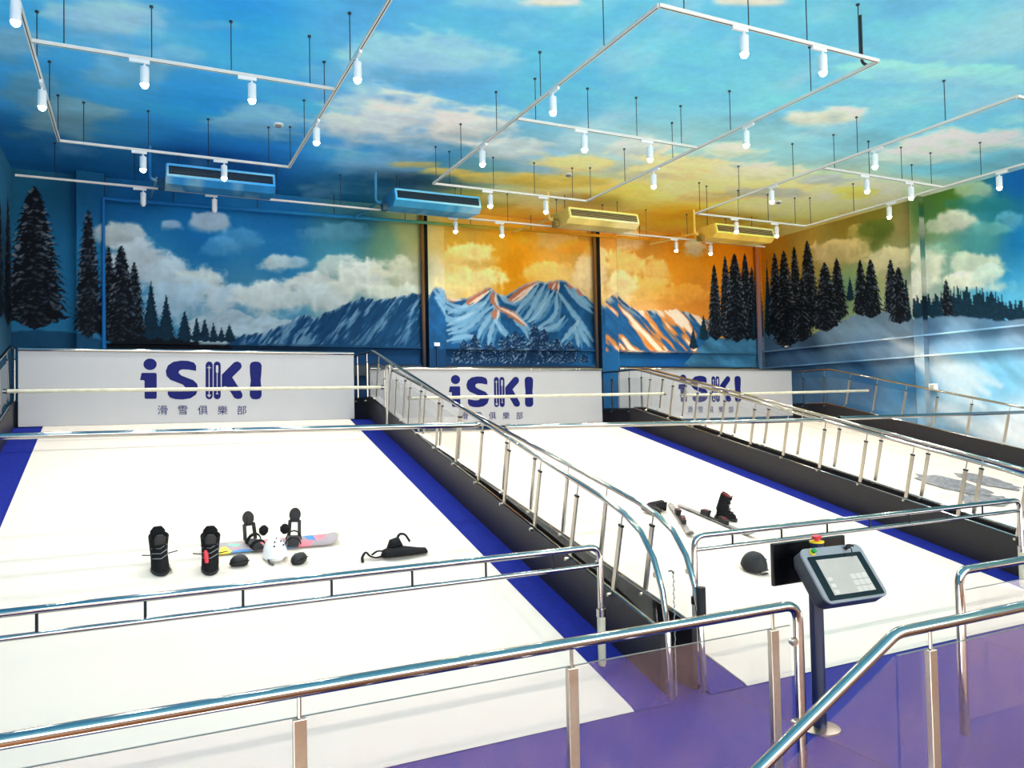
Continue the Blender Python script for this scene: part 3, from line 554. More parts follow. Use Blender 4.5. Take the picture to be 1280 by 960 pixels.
ceiling = struct(painted_grid('ceiling', np.r_[np.arange(X_L, X_R, 0.045), X_R], np.r_[np.arange(-6, 5, 0.5), np.arange(5, Y_B, 0.04), Y_B],
                       lambda u, v: (u, v, np.full_like(u, Z_C)), paint_ceiling), 'ceiling painted as a blue sky with clouds turning golden at the back', 'ceiling')
wall_back = struct(painted_grid('wall_back', np.r_[np.arange(X_L, X_R, 0.021), X_R], np.r_[np.arange(0, 2.9, 0.3), np.arange(2.9, Z_C, 0.021), Z_C],
                         lambda u, v: (u, np.full_like(u, Y_B), v), paint_back), 'back wall mural of pine trees, snowy mountains and an orange sunset sky', 'wall')
wall_right = struct(painted_grid('wall_right', np.r_[np.arange(-6, 7.5, 0.5), np.arange(7.5, Y_B, 0.024), Y_B], np.r_[np.arange(0, 1.2, 0.3), np.arange(1.2, Z_C, 0.024), Z_C],
                          lambda u, v: (np.full_like(u, X_R), u, v), paint_right), 'right wall mural of snow laden pines on a pale blue snow slope', 'wall')
wall_left = struct(painted_grid('wall_left', np.r_[np.arange(-6, 10, 0.5), np.arange(10, Y_B, 0.04), Y_B], np.r_[np.arange(0, 2.9, 0.3), np.arange(2.9, Z_C, 0.04), Z_C],
                         lambda u, v: (np.full_like(u, X_L), u, v), paint_left), 'left wall mural of tall dark pines', 'wall')

# painted steel columns standing proud of the mural walls
def column_back(xa, xb, dep, pipe=True):
    c = bpy.data.objects.new('column', None); COL.objects.link(c); c.parent = wall_back; c.location = (xa, Y_B, 0)
    us = np.r_[np.arange(xa, xb, 0.03), xb]; vs = np.r_[np.arange(0, 2.9, 0.3), np.arange(2.9, Z_C, 0.03), Z_C]
    f = painted_grid('column_face', us, vs, lambda u, v: (u - xa, np.full_like(u, -dep), v), paint_back, c)
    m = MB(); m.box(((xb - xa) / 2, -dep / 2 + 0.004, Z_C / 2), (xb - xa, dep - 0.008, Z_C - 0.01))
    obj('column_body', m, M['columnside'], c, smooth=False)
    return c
M['columnside'] = mat('column_side_dark', (26, 40, 58), 0.6, var=0.15)  # dark colour holds the shade of the column sides; girts share it
M['pipe_ochre'] = mat('ochre_pipe', (150, 104, 30), 0.5, var=0.2)
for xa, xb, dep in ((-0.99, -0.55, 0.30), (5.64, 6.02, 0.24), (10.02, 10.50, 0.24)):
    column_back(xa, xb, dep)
m = MB(); m.tube([(15.12, Y_B - 0.10, 2.9), (15.12, Y_B - 0.10, Z_C - 0.05)], 0.07, 12); o = obj('downpipe', m, M['paint'], wall_back)
paint_mesh(o, lambda a, b, c: np.where((c > 4.6)[:, None], np.array([[196, 110, 20]]), np.where((c > 3.75)[:, None], np.array([[26, 40, 52]]), np.array([[50, 110, 150]]))))
for x in (5.56, 9.94):
    m = MB(); m.tube([(x, Y_B - 0.12, 2.9), (x, Y_B - 0.12, Z_C - 0.05)], 0.045, 10); o = obj('downpipe', m, M['paint'], wall_back)
    paint_mesh(o, lambda a, b, c: np.where((c > 4.3)[:, None], np.array([[150, 104, 34]]), np.array([[20, 44, 66]])))
# right wall column
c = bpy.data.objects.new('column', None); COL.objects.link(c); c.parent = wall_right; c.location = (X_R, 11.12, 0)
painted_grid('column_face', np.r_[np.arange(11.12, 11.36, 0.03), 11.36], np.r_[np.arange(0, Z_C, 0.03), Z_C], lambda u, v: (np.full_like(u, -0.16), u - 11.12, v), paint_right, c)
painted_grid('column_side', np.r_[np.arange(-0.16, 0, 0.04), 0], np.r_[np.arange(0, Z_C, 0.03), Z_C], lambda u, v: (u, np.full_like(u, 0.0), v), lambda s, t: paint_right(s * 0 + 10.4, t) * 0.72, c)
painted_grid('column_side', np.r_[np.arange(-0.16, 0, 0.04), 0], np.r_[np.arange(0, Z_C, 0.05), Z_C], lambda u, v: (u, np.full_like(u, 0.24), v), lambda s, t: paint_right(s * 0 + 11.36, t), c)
# horizontal steel girts along the walls
def girt_back(xa, xb, z, h, d, name='girt'):
    m = MB(); N = int((xb - xa) / 0.12)
    for k in range(N):
        a, b = xa + (xb - xa) * k / N, xa + (xb - xa) * (k + 1) / N
        m.box(((a + b) / 2, Y_B - d / 2, z), (b - a, d, h))
    o = obj(name, m, M['paint'], wall_back, smooth=False); paint_mesh(o, lambda x, y, zz: paint_back(x, zz) * 0.95)
for xa, xb in ((-0.55, 5.5), (6.02, 9.9), (10.5, 15.0)):
    girt_back(xa, xb, 3.56, 0.05, 0.12); girt_back(xa, xb, 3.20, 0.04, 0.12)
    m = MB(); m.box(((xa + xb) / 2, Y_B - 0.07, 3.06), (xb - xa, 0.14, 0.22)); obj('girt', m, M['columnside'], wall_back, smooth=False)
girt_back(X_L, -1.0, 3.42, 0.04, 0.08)
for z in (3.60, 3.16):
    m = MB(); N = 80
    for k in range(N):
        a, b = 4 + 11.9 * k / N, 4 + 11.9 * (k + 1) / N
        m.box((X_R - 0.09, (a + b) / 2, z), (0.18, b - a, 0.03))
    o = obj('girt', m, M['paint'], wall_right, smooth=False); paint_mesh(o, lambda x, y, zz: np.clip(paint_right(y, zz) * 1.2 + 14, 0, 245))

# ski hall floor (platform) and the lower floor in front of it
m = MB(); m.box(((X_L + X_R) / 2, (3.25 + Y_B) / 2, -0.1), (X_R - X_L, Y_B - 3.25, 0.2)); m.box(((3.38 + X_R) / 2, 2.925, -0.1), (X_R - 3.38, 0.65, 0.2))
FLOOR = struct(obj('floor', m, M['floor'], smooth=False), 'blue epoxy platform floor in front of the ski lanes', 'floor')
for x in (1.2, 4.05, 6.9, 9.75):
    m = MB(); m.box((x, 3.75, 0.001), (0.008, 1.9, 0.002)); obj('floor_joint', m, M['navy_metal'], FLOOR, smooth=False)
m = MB(); m.box(((X_L + X_R) / 2, -1.7, -1.6), (X_R - X_L, 8.6, 0.2)); 
struct(obj('floor', m, M['wood'], smooth=False), 'brown timber lower floor in front of the platform', 'floor')

# unseen gallery and parapet, added for brown chrome reflections; fill light enters above
m = MB(); m.box(((X_L + X_R) / 2, -2.35, 0.45), (X_R - X_L, 7.3, 0.2)); struct(obj('floor', m, M['wood'], smooth=False), 'unseen brown timber gallery floor added under the camera', 'floor')
m = MB(); m.box(((X_L + X_R) / 2, -6.05, 1.3), (X_R - X_L, 0.1, 1.5)); struct(obj('wall_front', m, M['wood'], smooth=False), 'unseen brown timber parapet added behind the camera, open above for fill light', 'wall')

# staircase up to the platform, in front of the balustrade
t = tag(thing('staircase', 'blue steps rising to the platform opening beside the console', 'stairs', (3.38, 2.975, -1.5)))
for k in range(8):
    m = MB(); zt = -0.1667 * (k + 1); m.box((-0.165 - 0.33 * k, 0, 1.5 + zt - 0.04), (0.34, 0.51, 0.08)); obj('step', m, M['floor'], t, smooth=False)
m = MB(); m.prism([(0, -0.1), (-2.7, -1.46), (-2.7, -1.3), (0, 0.0)], lambda u, v, d: (u, d, v + 1.45), 0.22, 0.25); obj('stringer', m, M['navy_metal'], t, smooth=False)

# ------------------------------------------------------------------ ski lanes
def deck_z(L, y): return (y - Y0) * math.tan(L['s'])
LN = ['left', 'middle', 'right']
def lane_crest_z(L): return deck_z(L, L['crest'])
for i, L in enumerate(LANES):
    t = tag(thing('ski_lane', 'white sloping ski treadmill lane, the %s of the three' % ['leftmost', 'middle one', 'rightmost'][i], 'ski lane', ((L['x0'] + L['x1']) / 2, Y0, 0)), group='sloping ski lanes')
    O = t.location; yc, zc = L['crest'], lane_crest_z(L)
    ye = 14.25
    def slab(x0, x1, top, name, mt, near=0.0, far=ye):
        m = MB(O); f = lambda u, v, d: (d, u, v)
        y1 = Y0 + near
        poly = [(y1 - 0.03, 0.006), (y1, 0.012 + top), (yc, zc + top), (far, zc + top), (far, zc - 0.12), (yc, zc - 0.12), (y1 + 0.5, 0.004)]
        m.prism(poly, f, x0, x1); return obj(name, m, mt, t, smooth=False)
    slab(L['x0'], L['x1'], 0.012, 'belt', M['belt'])
    slab(L['x0'] - STRIP, L['x0'] - 0.001, 0.0, 'border_strip', M['blue'])
    slab(L['x1'] + 0.001, L['x1'] + STRIP, 0.0, 'border_strip', M['blue'])
    for x, sg in ((L['x0'] - STRIP, -1), (L['x1'] + STRIP, 1)):
        m = MB(O); e = 0.47
        far = 14.2 if sg > 0 or i == 0 else 13.45
        poly = [(Y0 + 0.12, 0.0), (Y0 + 0.12, 0.47), (Y0 + 0.16, 0.50), (yc, zc + e - 0.10), (far, zc + e - 0.10), (far, 0.0)]
        m.prism(poly, lambda u, v, d: (d, u, v), x, x + sg * 0.05); obj('side_panel', m, M['black'], t, smooth=False)
    if i == 2:      # flat uneven grey blotches on the right lane's carpet
        s = L['s']
        def blotch(cx, cd, rx, rd, seed, n=26):
            rnd = random.Random(seed); m = MB(O); P = []
            for k in range(n):
                a = 2 * math.pi * k / n; rr = 1 + rnd.uniform(-0.16, 0.12)
                P.append((cx + rx * rr * math.cos(a), cd + rd * rr * math.sin(a)))
            m.prism(P, lambda u, v, d: (u, Y0 + v * math.cos(s) - d * math.sin(s), 0.012 + v * math.sin(s) + d * math.cos(s)), 0.020, 0.024)
            o = obj('grey_mark', m, M['mark'], t, smooth=False); o['label'] = 'uneven grey mark on the white carpet'
        blotch(12.05, 3.72, 0.42, 0.62, 3); blotch(12.95, 3.72, 0.34, 0.5, 5); blotch(11.75, 2.95, 0.5, 0.28, 8)

# ------------------------------------------------------------------ glass balustrades along the lanes
def lane_balustrade(i, side, label, back_to=14.2):
    L = LANES[i]; s = L['s']; x = L['x1'] + STRIP + 0.02 if side > 0 else L['x0'] - STRIP - 0.02
    t = tag(thing('lane_balustrade', label, 'railing', (x, Y0, 0)), group='glass balustrades along the lanes'); O = t.location
    hz = lambda y: deck_z(L, y) + 1.19
    yc = L['crest'] - 0.13; bz = 0.60 if i == 0 else 0.0
    top = [(x, back_to, hz(yc)), (x, yc, hz(yc)), (x, 5.62, hz(5.62))]
    C = [(x, 5.35, hz(5.35) - 0.015), (x, 5.12, hz(5.12) - 0.08), (x, 4.96, hz(4.96) - 0.22), (x, 4.86, hz(4.86) - 0.42), (x, 4.81, hz(4.81) - 0.66), (x, 4.79, hz(4.79) - 0.95), (x, 4.79, 0.0)]
    P = round_path(top, 0.12, 4) + [Vector(c) for c in C]
    m = MB(O); m.tube(P, 0.024, 10); obj('handrail', m, M['chrome'], t)
    sk = lambda y: deck_z(L, y) + (0.47 if y < 5 else 0.50 - 0.13 * (y - 5) / 8.0)
    skc = deck_z(L, L['crest']) + 0.37
    m = MB(O); m.tube([(x, 4.90, 0.10), (x, 4.90, 0.50), (x, L['crest'], skc + 0.012), (x, back_to, skc + 0.012)], 0.012, 6); obj('base_rail', m, M['chrome'], t)
    n = Vector((0, -math.sin(s), math.cos(s)))
    ys = [5.40 + 0.708 * k for k in range(11)]
    posts = []
    for y in ys:
        if y > L['crest'] - 0.2: continue
        topp = Vector((x, y, deck_z(L, y) + 1.06)); 
        base = topp - n * 0.56
        posts.append((base, topp, n, True))
    for y in (13.2, 13.85):
        if y < back_to - 0.05: posts.append((Vector((x, y, skc)), Vector((x, y, skc + 0.62)), Vector((0, 0, 1)), False))
    up0 = Vector((1, 0, 0))
    for base, topp, nn, sl in posts:
        m = MB(O); m.bar(base - nn * 0.02, topp, 0.046, 0.018, up=up0); p = obj('post', m, M['steel'], t, smooth=False)
        m = MB(O); m.bar(topp - nn * 0.012, topp + nn * 0.006, 0.054, 0.026, up=up0); obj('cap', m, M['dark'], p, smooth=False)
        m = MB(O); m.tube([topp, topp + nn * (0.112 if sl else 0.19)], 0.007, 6); obj('rod', m, M['steel'], p)
        m = MB(O); m.lathe([(0.0, -0.035), (0.016, -0.035), (0.016, 0.0), (0.0, 0.0)], base - nn * 0.05 + Vector((-0.02, 0, 0)), 8, 'x'); obj('bolt', m, M['steel'], p)
    # panes between the posts
    edge = [(b, tp) for b, tp, nn, sl in posts if sl]
    near = (Vector((x, 4.93, 0.52)), Vector((x, 4.97, deck_z(L, 4.97) + 0.82)), Vector((x, 5.14, deck_z(L, 5.14) + 1.0)))
    def pane(poly):
        m = MB(O); c = sum((q for q in poly), Vector()) / len(poly)
        P2 = [(q.y, q.z) for q in poly]; m.prism(P2, lambda u, v, d: (d, u, v), x - 0.005, x + 0.005); obj('glass_pane', m, M['glass'], t, smooth=False)
    b0, t0 = edge[0]
    pane([near[0], b0 + Vector((0, -0.03, 0.03)), t0 + Vector((0, -0.03, -0.02)), near[2], near[1]])
    for (b0, t0), (b1, t1) in zip(edge[:-1], edge[1:]):
        g = Vector((0, 0.03, 0.03 * math.tan(s)))
        pane([b0 + g + n * 0.03, b1 - g + n * 0.03, t1 - g - n * 0.02, t0 + g - n * 0.02])
    b1, t1 = edge[-1]; g = Vector((0, 0.03, 0))
    pane([b1 + g, Vector((x, L['crest'], skc + 0.04)), Vector((x, back_to, skc + 0.04)), Vector((x, back_to, skc + 0.62)), Vector((x, L['crest'] - 0.14, skc + 0.62)), t1 + g])
    m = MB(O); m.lathe([(0, -0.02), (0.022, -0.02), (0.022, 0.02), (0, 0.02)], (x, 4.93, deck_z(L, 4.93) + 0.86), 10, 'x'); obj('pane_clamp', m, M['steel'], t)
    return t
lane_balustrade(0, -1, 'glass balustrade against the left wall, on the left edge of the left lane')
lane_balustrade(0, 1, 'glass balustrade on the right edge of the left lane, left rail of the twin rails')
lane_balustrade(1, -1, 'glass balustrade on the left edge of the middle lane, right rail of the twin rails', 13.4)
lane_balustrade(1, 1, 'glass balustrade on the right edge of the middle lane')
lane_balustrade(2, -1, 'glass balustrade on the left edge of the right lane', 13.5)
lane_balustrade(2, 1, 'glass balustrade nearest the right mural wall, on the right lane')

# bead chain hanging from the curved end of the left lane's rail, and foam grip on its twin
t = tag(thing('barrier_chain', 'thin steel chain hanging from the curved end of the twin handrails', 'chain', (3.62, 4.76, 0.0)))
m = MB(t.location)
for k in range(30):
    z = 0.03 + 0.031 * k
    m.tube([(3.61, 4.765, z), (3.61 + (0.006 if k % 2 else 0), 4.765 + (0 if k % 2 else 0.006), z + 0.026)], 0.005, 5)
obj('links', m, M['grey'], t)
m = MB(t.location); m.tube([(3.58, 4.785, 0.955), (3.60, 4.77, 0.96), (3.61, 4.765, 0.94)], 0.006, 6); obj('hook', m, M['dark'], t)
m = MB((3.885, 4.79, 0.72)); m.tube([(3.885, 4.79, 0.55), (3.885, 4.79, 0.80)], 0.036, 12)
o = obj('foam_grip', m, M['rubber']); o.location = (3.885, 4.79, 0.72); tag(o, 'dark textured grip wrapped round the right twin handrail end', 'grip')

# ------------------------------------------------------------------ end boards with the logo
LOGO_X, LOGO_Z, LOGO_B = 0.0, 0.0, 0.0
text_curve = bpy.data.curves.new('lettering', 'FONT'); text_obj = bpy.data.objects.new('lettering', text_curve); COL.objects.link(text_obj)
GLYPH = {}
for gx, gz, ch in LG_T:
    text_curve.body = ch; text_curve.size = 0.155; text_curve.extrude = 0.002
    dg = bpy.context.evaluated_depsgraph_get(); dg.update()
    GLYPH[ch] = bpy.data.meshes.new_from_object(text_obj.evaluated_get(dg))
bpy.data.objects.remove(text_obj)
for ch, me in GLYPH.items():
    co = np.zeros(len(me.vertices) * 3, np.float32); me.vertices.foreach_get('co', co); co = co.reshape(-1, 3)
    c = (co.max(0) + co.min(0)) / 2; co = co - c
    co = np.stack([co[:, 0] * 1.0, -co[:, 2], co[:, 1]], 1); me.vertices.foreach_set('co', co.astype(np.float32).ravel())
    me.materials.clear(); me.materials.append(M['navy']); me.update()

def sign_board(xr, y, zb, zt, logo_right, label):
    xl = xr - 4.84
    t = tag(thing('sign_board', label, 'sign', ((xl + xr) / 2, y, zb)), group='white logo boards at the top of the lanes'); O = t.location
    m = MB(O); m.box(((xl + xr) / 2, y + 0.03, (zb + zt) / 2), (xr - xl, 0.06, zt - zb)); obj('panel', m, M['sign'], t, smooth=False, bevel=0.004)
    m = MB(O); m.tube([(xl, y, zt + 0.02), (xr, y, zt + 0.02)], 0.028, 10); obj('top_rail', m, M['chrome'], t)
    dx = logo_right - 1.77; dz = zb - 2.07; sc = (zt - zb) / 1.10
    f = lambda u, v, d: (dx + u, y - d, zb + (v - 2.07) * sc)
    def let(name, polys, mt=M['navy'], d0=-0.002, d1=0.004):
        m = MB(O)
        for p in polys: m.prism(p, f, d0, d1)
        return obj(name, m, mt, t, smooth=False)
    let('letter_i', [LG_i, LG_dot]); 
    let('letter_s', [LG_S]); sk = let('ski_emblem', [LG_b1, LG_b2]); let('letter_k', [LG_K]); let('letter_i', [LG_I])
    w = let('ski_detail', LG_w, M['sign'], 0.004, 0.006); w.parent = sk
    for gx, gz, ch in LG_T:
        o = link('character', GLYPH[ch], None, t); o.location = (dx + gx - O.x, -0.003, (gz - 2.07) * sc)
    return t
sign_board(3.29, 12.99, 2.08, 3.17, 1.80, 'white logo board at the top of the left lane, largest in view')
sign_board(8.55, 13.50, 1.885, 2.945, 6.98, 'white logo board at the top of the middle lane')
sign_board(13.91, 13.62, 1.905, 2.965, 12.36, 'white logo board at the top of the right lane, behind the balustrade rails')

# ------------------------------------------------------------------ grab bars across the lanes
def double_bar(x0, x1, y, z, zl, label, bend_left, bend_right, i):
    L = LANES[i]; t = tag(thing('grab_bar', label, 'grab bar', ((x0 + x1) / 2, y, deck_z(L, y)), ), group='grab bars across the lanes'); O = t.location
    dz = deck_z(L, y) + 0.012; P = []
    P += [(x0, y, dz + 0.42), (x0, y, z)] if bend_left else [(x0, y, z)]
    P += [(x1, y, z), (x1, y, dz + 0.42)] if bend_right else [(x1, y, z)]
    m = MB(O); m.tube(round_path(P, 0.10, 6), 0.026, 12); obj('top_rail', m, M['chrome'], t)
    m = MB(O); m.tube([(x0, y, zl), (x1, y, zl)], 0.019, 10); obj('lower_rail', m, M['chrome'], t)
    N = int((x1 - x0) / 0.57)
    for k in range(1, N + 1):
        x = x1 - 0.42 - (k - 1) * 0.57 if i == 0 else x0 + 0.42 + (k - 1) * 0.57
        if x0 + 0.1 < x < x1 - 0.1:
            m = MB(O); m.tube([(x, y, zl), (x, y, z)], 0.009, 8); obj('spacer', m, M['dark'], t)
    for x, on in ((x0, bend_left), (x1, bend_right)):
        if not on: continue
        m = MB(O); m.tube([(x, y, dz), (x, y, dz + 0.02), (x, y, dz + 0.40)], 0.03, 12, r_list=[0.022, 0.03, 0.034]); obj('sleeve', m, M['cream'], t)
        m = MB(O); m.tube([(x, y, dz + 0.39), (x, y, dz + 0.45)], 0.040, 12); obj('collar', m, M['chrome'], t)
double_bar(-1.5, 3.30, 5.3, 1.088, 0.945, 'double chrome grab bar across the left lane, nearest the camera', True, True, 0)
double_bar(4.24, 8.72, 5.3, 1.085, 0.970, 'double chrome grab bar across the middle lane, behind the console', True, True, 1)

def cross_bar(xa, xb, y, za, zb, r, mt, label):
    t = tag(thing('grab_bar', label, 'grab bar', ((xa + xb) / 2, y, (za + zb) / 2)), group='grab bars across the lanes'); O = t.location
    m = MB(O); m.tube([(xa, y, za), (xb, y, zb)], r, 12); obj('rail', m, mt, t)
    for x, z in ((xa, za), (xb, zb)):
        sg = 1 if x == xa else -1
        m = MB(O); m.tube([(x, y, z), (x + sg * 0.05, y, z)], r * 1.25, 12); obj('socket', m, M['chrome'], t)
Lc = LANES
cross_bar(-1.58, 3.55, 8.25, EYE - 0.155, EYE - 0.178, 0.030, M['chrome'], 'chrome grab bar halfway up the left lane')
cross_bar(3.89, 9.00, 8.25, EYE - 0.216, EYE - 0.252, 0.030, M['chrome'], 'chrome grab bar halfway up the middle lane')
cross_bar(9.34, 14.50, 8.25, EYE - 0.238, EYE - 0.238, 0.030, M['chrome'], 'chrome grab bar halfway up the right lane')
cross_bar(-1.58, 3.47, 11.85, EYE + 0.355, EYE + 0.377, 0.026, M['cream'], 'worn cream grab bar near the top of the left lane')
cross_bar(3.90, 8.98, 11.95, EYE + 0.200, EYE + 0.227, 0.026, M['cream'], 'worn cream grab bar near the top of the middle lane')
cross_bar(9.34, 14.50, 11.95, EYE + 0.190, EYE + 0.240, 0.026, M['cream'], 'worn cream grab bar near the top of the right lane')
# arched stanchion at the top of the left lane's right rail
t = tag(thing('stanchion', 'chrome stanchion with arched top beside the far cream bar', 'post', (3.56, 11.85, deck_z(LANES[0], 11.85))))
m = MB(t.location); zb = deck_z(LANES[0], 11.85) + 0.38
m.tube(round_path([(3.505, 11.80, zb - 0.2), (3.505, 11.80, zb + 0.74), (3.505, 11.62, zb + 0.74), (3.505, 11.62, zb + 0.62)], 0.07, 5), 0.020, 10); obj('tube', m, M['steel'], t)

# ------------------------------------------------------------------ foreground balustrade on the platform edge
def front_post(t, O, x, y, zt, zg):
    m = MB(O); m.box((x, y, zg / 2), (0.055, 0.035, zg)); p = obj('post', m, M['steel'], t, smooth=False, bevel=0.003)
    m = MB(O); m.tube([(x, y, zg), (x, y, zt)], 0.009, 8); obj('rod', m, M['steel'], p)
def clamp(t, O, x, y, z, sg):
    m = MB(O); m.box((x + sg * 0.03, y, z), (0.045, 0.02, 0.045)); m.lathe([(0, -0.02), (0.017, -0.02), (0.017, 0.02), (0, 0.02)], (x + sg * 0.045, y, z), 10, 'y'); obj('pane_clamp', m, M['steel'], t)
zt, zg = 1.048, 0.932
t = tag(thing('balustrade', 'chrome and glass balustrade crossing the foreground, left of the console', 'railing', (0.9, 3.33, 0)), group='platform balustrades'); O = t.location
m = MB(O); m.tube(round_path([(-1.98, 3.33, zt), (3.39, 3.33, zt), (3.395, 3.33, 0)], 0.10, 7), 0.029, 14); obj('handrail', m, M['chrome'], t)
px = [-0.71, 0.595, 1.898, 3.20]
for x in px: front_post(t, O, x, 3.33, zt, zg)
for a, b in zip([-1.98] + px, px + [3.34]):
    m = MB(O); m.box(((a + b) / 2, 3.345, (0.08 + zg) / 2), (b - a - (0.0 if b - a < 0.3 else 0.0), 0.010, zg - 0.08)); g = obj('glass_pane', m, M['glass_front'], t, smooth=False)
    m = MB(O); m.box(((a + b) / 2, 3.345, zg + 0.002), (b - a, 0.010, 0.003)); obj('glass_edge', m, M['glassedge'], g, smooth=False)
for z in (0.84, 0.385): clamp(t, O, 3.395, 3.33, z, -1)
# right of the console
t = tag(thing('balustrade', 'chrome and glass balustrade at the right edge, behind the stair rail', 'railing', (6.5, 3.38, 0)), group='platform balustrades'); O = t.location
zt2 = 1.068
m = MB(O); m.tube(round_path([(4.885, 3.38, 0), (4.885, 3.38, zt2), (9.5, 3.38, zt2)], 0.09, 7), 0.029, 14); obj('handrail', m, M['chrome'], t)
for x in (5.95, 7.2, 8.5): front_post(t, O, x, 3.38, zt2, 0.93)
for a, b in zip((4.93, 5.95, 7.2, 8.5), (5.95, 7.2, 8.5, 9.5)):
    m = MB(O); m.box(((a + b) / 2, 3.395, 0.505), (b - a, 0.010, 0.85)); g = obj('glass_pane', m, M['glass_front'], t, smooth=False)
    m = MB(O); m.box(((a + b) / 2, 3.395, 0.932), (b - a, 0.010, 0.003)); obj('glass_edge', m, M['glassedge'], g, smooth=False)
# stair balustrade
t = tag(thing('balustrade', 'chrome stair handrail with glass, bending down towards the lower left', 'railing', (4.2, 2.66, 0)), group='platform balustrades'); O = t.location
zs = 1.05; gr = 0.513
m = MB(O); m.tube(round_path([(1.2, 2.68, zs - gr * 2.18), (3.38, 2.68, zs), (9.0, 2.68, zs)], 0.05, 4), 0.029, 14); obj('handrail', m, M['chrome'], t)
for x in (3.63, 4.9, 6.2, 7.5): front_post(t, O, x, 2.68, zs, zs - 0.118)
for x in (2.5, 1.45):
    zz = zs - gr * (3.38 - x); m = MB(O); m.box((x, 2.68, zz - 0.62), (0.05, 0.035, 1.0)); p = obj('post', m, M['steel'], t, smooth=False); m = MB(O); m.tube([(x, 2.68, zz - 0.13), (x, 2.68, zz)], 0.009, 8); obj('rod', m, M['steel'], p)
for a, b in zip((3.40, 3.63, 4.9, 6.2), (3.63, 4.9, 6.2, 7.5)):
    m = MB(O); m.box(((a + b) / 2, 2.695, 0.50), (b - a, 0.010, 0.86)); g = obj('glass_pane', m, M['glass_front'], t, smooth=False)
    m = MB(O); m.box(((a + b) / 2, 2.695, 0.932), (b - a, 0.010, 0.003)); obj('glass_edge', m, M['glassedge'], g, smooth=False)
for a, b in ((2.5, 3.38), (1.45, 2.5)):
    f = lambda u: zs - gr * (3.38 - u)
    m = MB(O); m.prism([(a, f(a) - 0.95), (b, f(b) - 0.95), (b, f(b) - 0.12), (a, f(a) - 0.12)], lambda u, v, d: (u, d, v), 2.690, 2.700); obj('glass_pane', m, M['glass_front'], t, smooth=False)

# ------------------------------------------------------------------ control console
t = tag(thing('control_console', 'charcoal touch screen console on a navy post with red emergency stop', 'console', (4.13, 3.89, 0))); O = t.location
m = MB(O); m.lathe([(0.0, 0.0), (0.13, 0.0), (0.13, 0.012), (0.05, 0.02), (0.0, 0.02)], (4.13, 3.89, 0.0), 24); obj('base_plate', m, M['steel'], t)
m = MB(O); m.tube([(4.13, 3.89, 0.01), (4.13, 3.89, 1.20)], 0.046, 20); obj('post', m, M['navy_metal'], t)
# tilted head: local frame u (right), v (down the face), w (out of the face)
HC = Vector((4.215, 3.735, 1.06)); hu = Vector((1, 0, -0.02)).normalized(); hv = Vector((0, -0.23, -0.30)).normalized(); hv = (hv - hu * hv.dot(hu)).normalized(); hw = hv.cross(hu)
if hw.z < 0: hw = -hw
def head(u, v, d): return HC + hu * u + hv * v + hw * d
def rrect(w, h, r, n=5):
    P = []
    for cx, cy, a0 in ((w / 2 - r, h / 2 - r, 0), (-w / 2 + r, h / 2 - r, math.pi / 2), (-w / 2 + r, -h / 2 + r, math.pi), (w / 2 - r, -h / 2 + r, 1.5 * math.pi)):
        for k in range(n + 1): a = a0 + math.pi / 2 * k / n; P.append((cx + r * math.cos(a), cy + r * math.sin(a)))
    return P
m = MB(O)
r1 = [head(u, v, 0.0) for u, v in rrect(0.56, 0.385, 0.05)]; r2 = [head(u, v, -0.075) for u, v in rrect(0.56, 0.385, 0.05)]; r3 = [head(u * 0.9, v * 0.86, -0.12) for u, v in rrect(0.56, 0.385, 0.05)]
m.loft([r1, r2, r3]); obj('housing', m, M['console'], t)
m = MB(O); m.prism(rrect(0.564, 0.389, 0.05), head, 0.0, 0.014); obj('trim', m, M['silver'], t)
m = MB(O); m.prism(rrect(0.50, 0.31, 0.012), lambda u, v, d: head(u, v + 0.022, d), 0.014, 0.018); bz = obj('bezel', m, M['screenblack'], t, smooth=False)
def screen_mat():
    m = mat('pale_display', (172, 164, 154), 0.15, var=0.06, scale=6); return m
m = MB(O); m.prism([(-0.19, -0.105), (0.19, -0.105), (0.19, 0.145), (-0.19, 0.145)], head, 0.018, 0.0195); scr = obj('screen', m, screen_mat(), t, smooth=False)
M['key'] = mat('display_key', (190, 182, 172), 0.3, var=0.03)
for r in range(3):
    for c in range(3):
        m = MB(O); m.prism(rrect(0.046, 0.036, 0.006, 2), lambda u, v, d: head(u + 0.055 + 0.052 * c, v + 0.035 + 0.045 * r, d), 0.0195, 0.0202); k = obj('screen_key', m, M['key'], bz, smooth=False)
for r in range(3):
    m = MB(O); m.prism(rrect(0.04, 0.026, 0.006, 2), lambda u, v, d: head(u - 0.155, v + 0.035 + 0.045 * r, d), 0.0195, 0.0202); obj('screen_key', m, M['key'], bz, smooth=False)
m = MB(O); p = head(-0.18, -0.165, 0.014); m.tube([p, p + hw * 0.012, p + hw * 0.03], 0.016, 12); g = obj('start_button', m, M['green'], t)
m = MB(O); m.tube([p, p + hw * 0.008], 0.022, 12); obj('button_ring', m, M['yellow'], g)
m = MB(O); p = head(0.13, -0.165, 0.014); m.tube([p, p + hw * 0.02], 0.013, 10); m.box(p + hw * 0.035, (0.035, 0.008, 0.03)); kk = obj('key_switch', m, M['rubber'], t)
m = MB(O); m.tube([p + hw * 0.04, p + hw * 0.045 + hv * 0.03, p + hw * 0.02 + hv * 0.07], 0.004, 6); m.lathe([(0, 0), (0.018, 0.0), (0.018, 0.012), (0, 0.012)], p + hw * 0.03 + hu * 0.03, 10); obj('key_fob', m, M['rubber'], kk)
m = MB(O); m.box((4.13, 3.90, 1.10), (0.16, 0.06, 0.14)); obj('bracket', m, M['console'], t, bevel=0.01)
E1 = Vector((4.165, 3.90, 1.19))
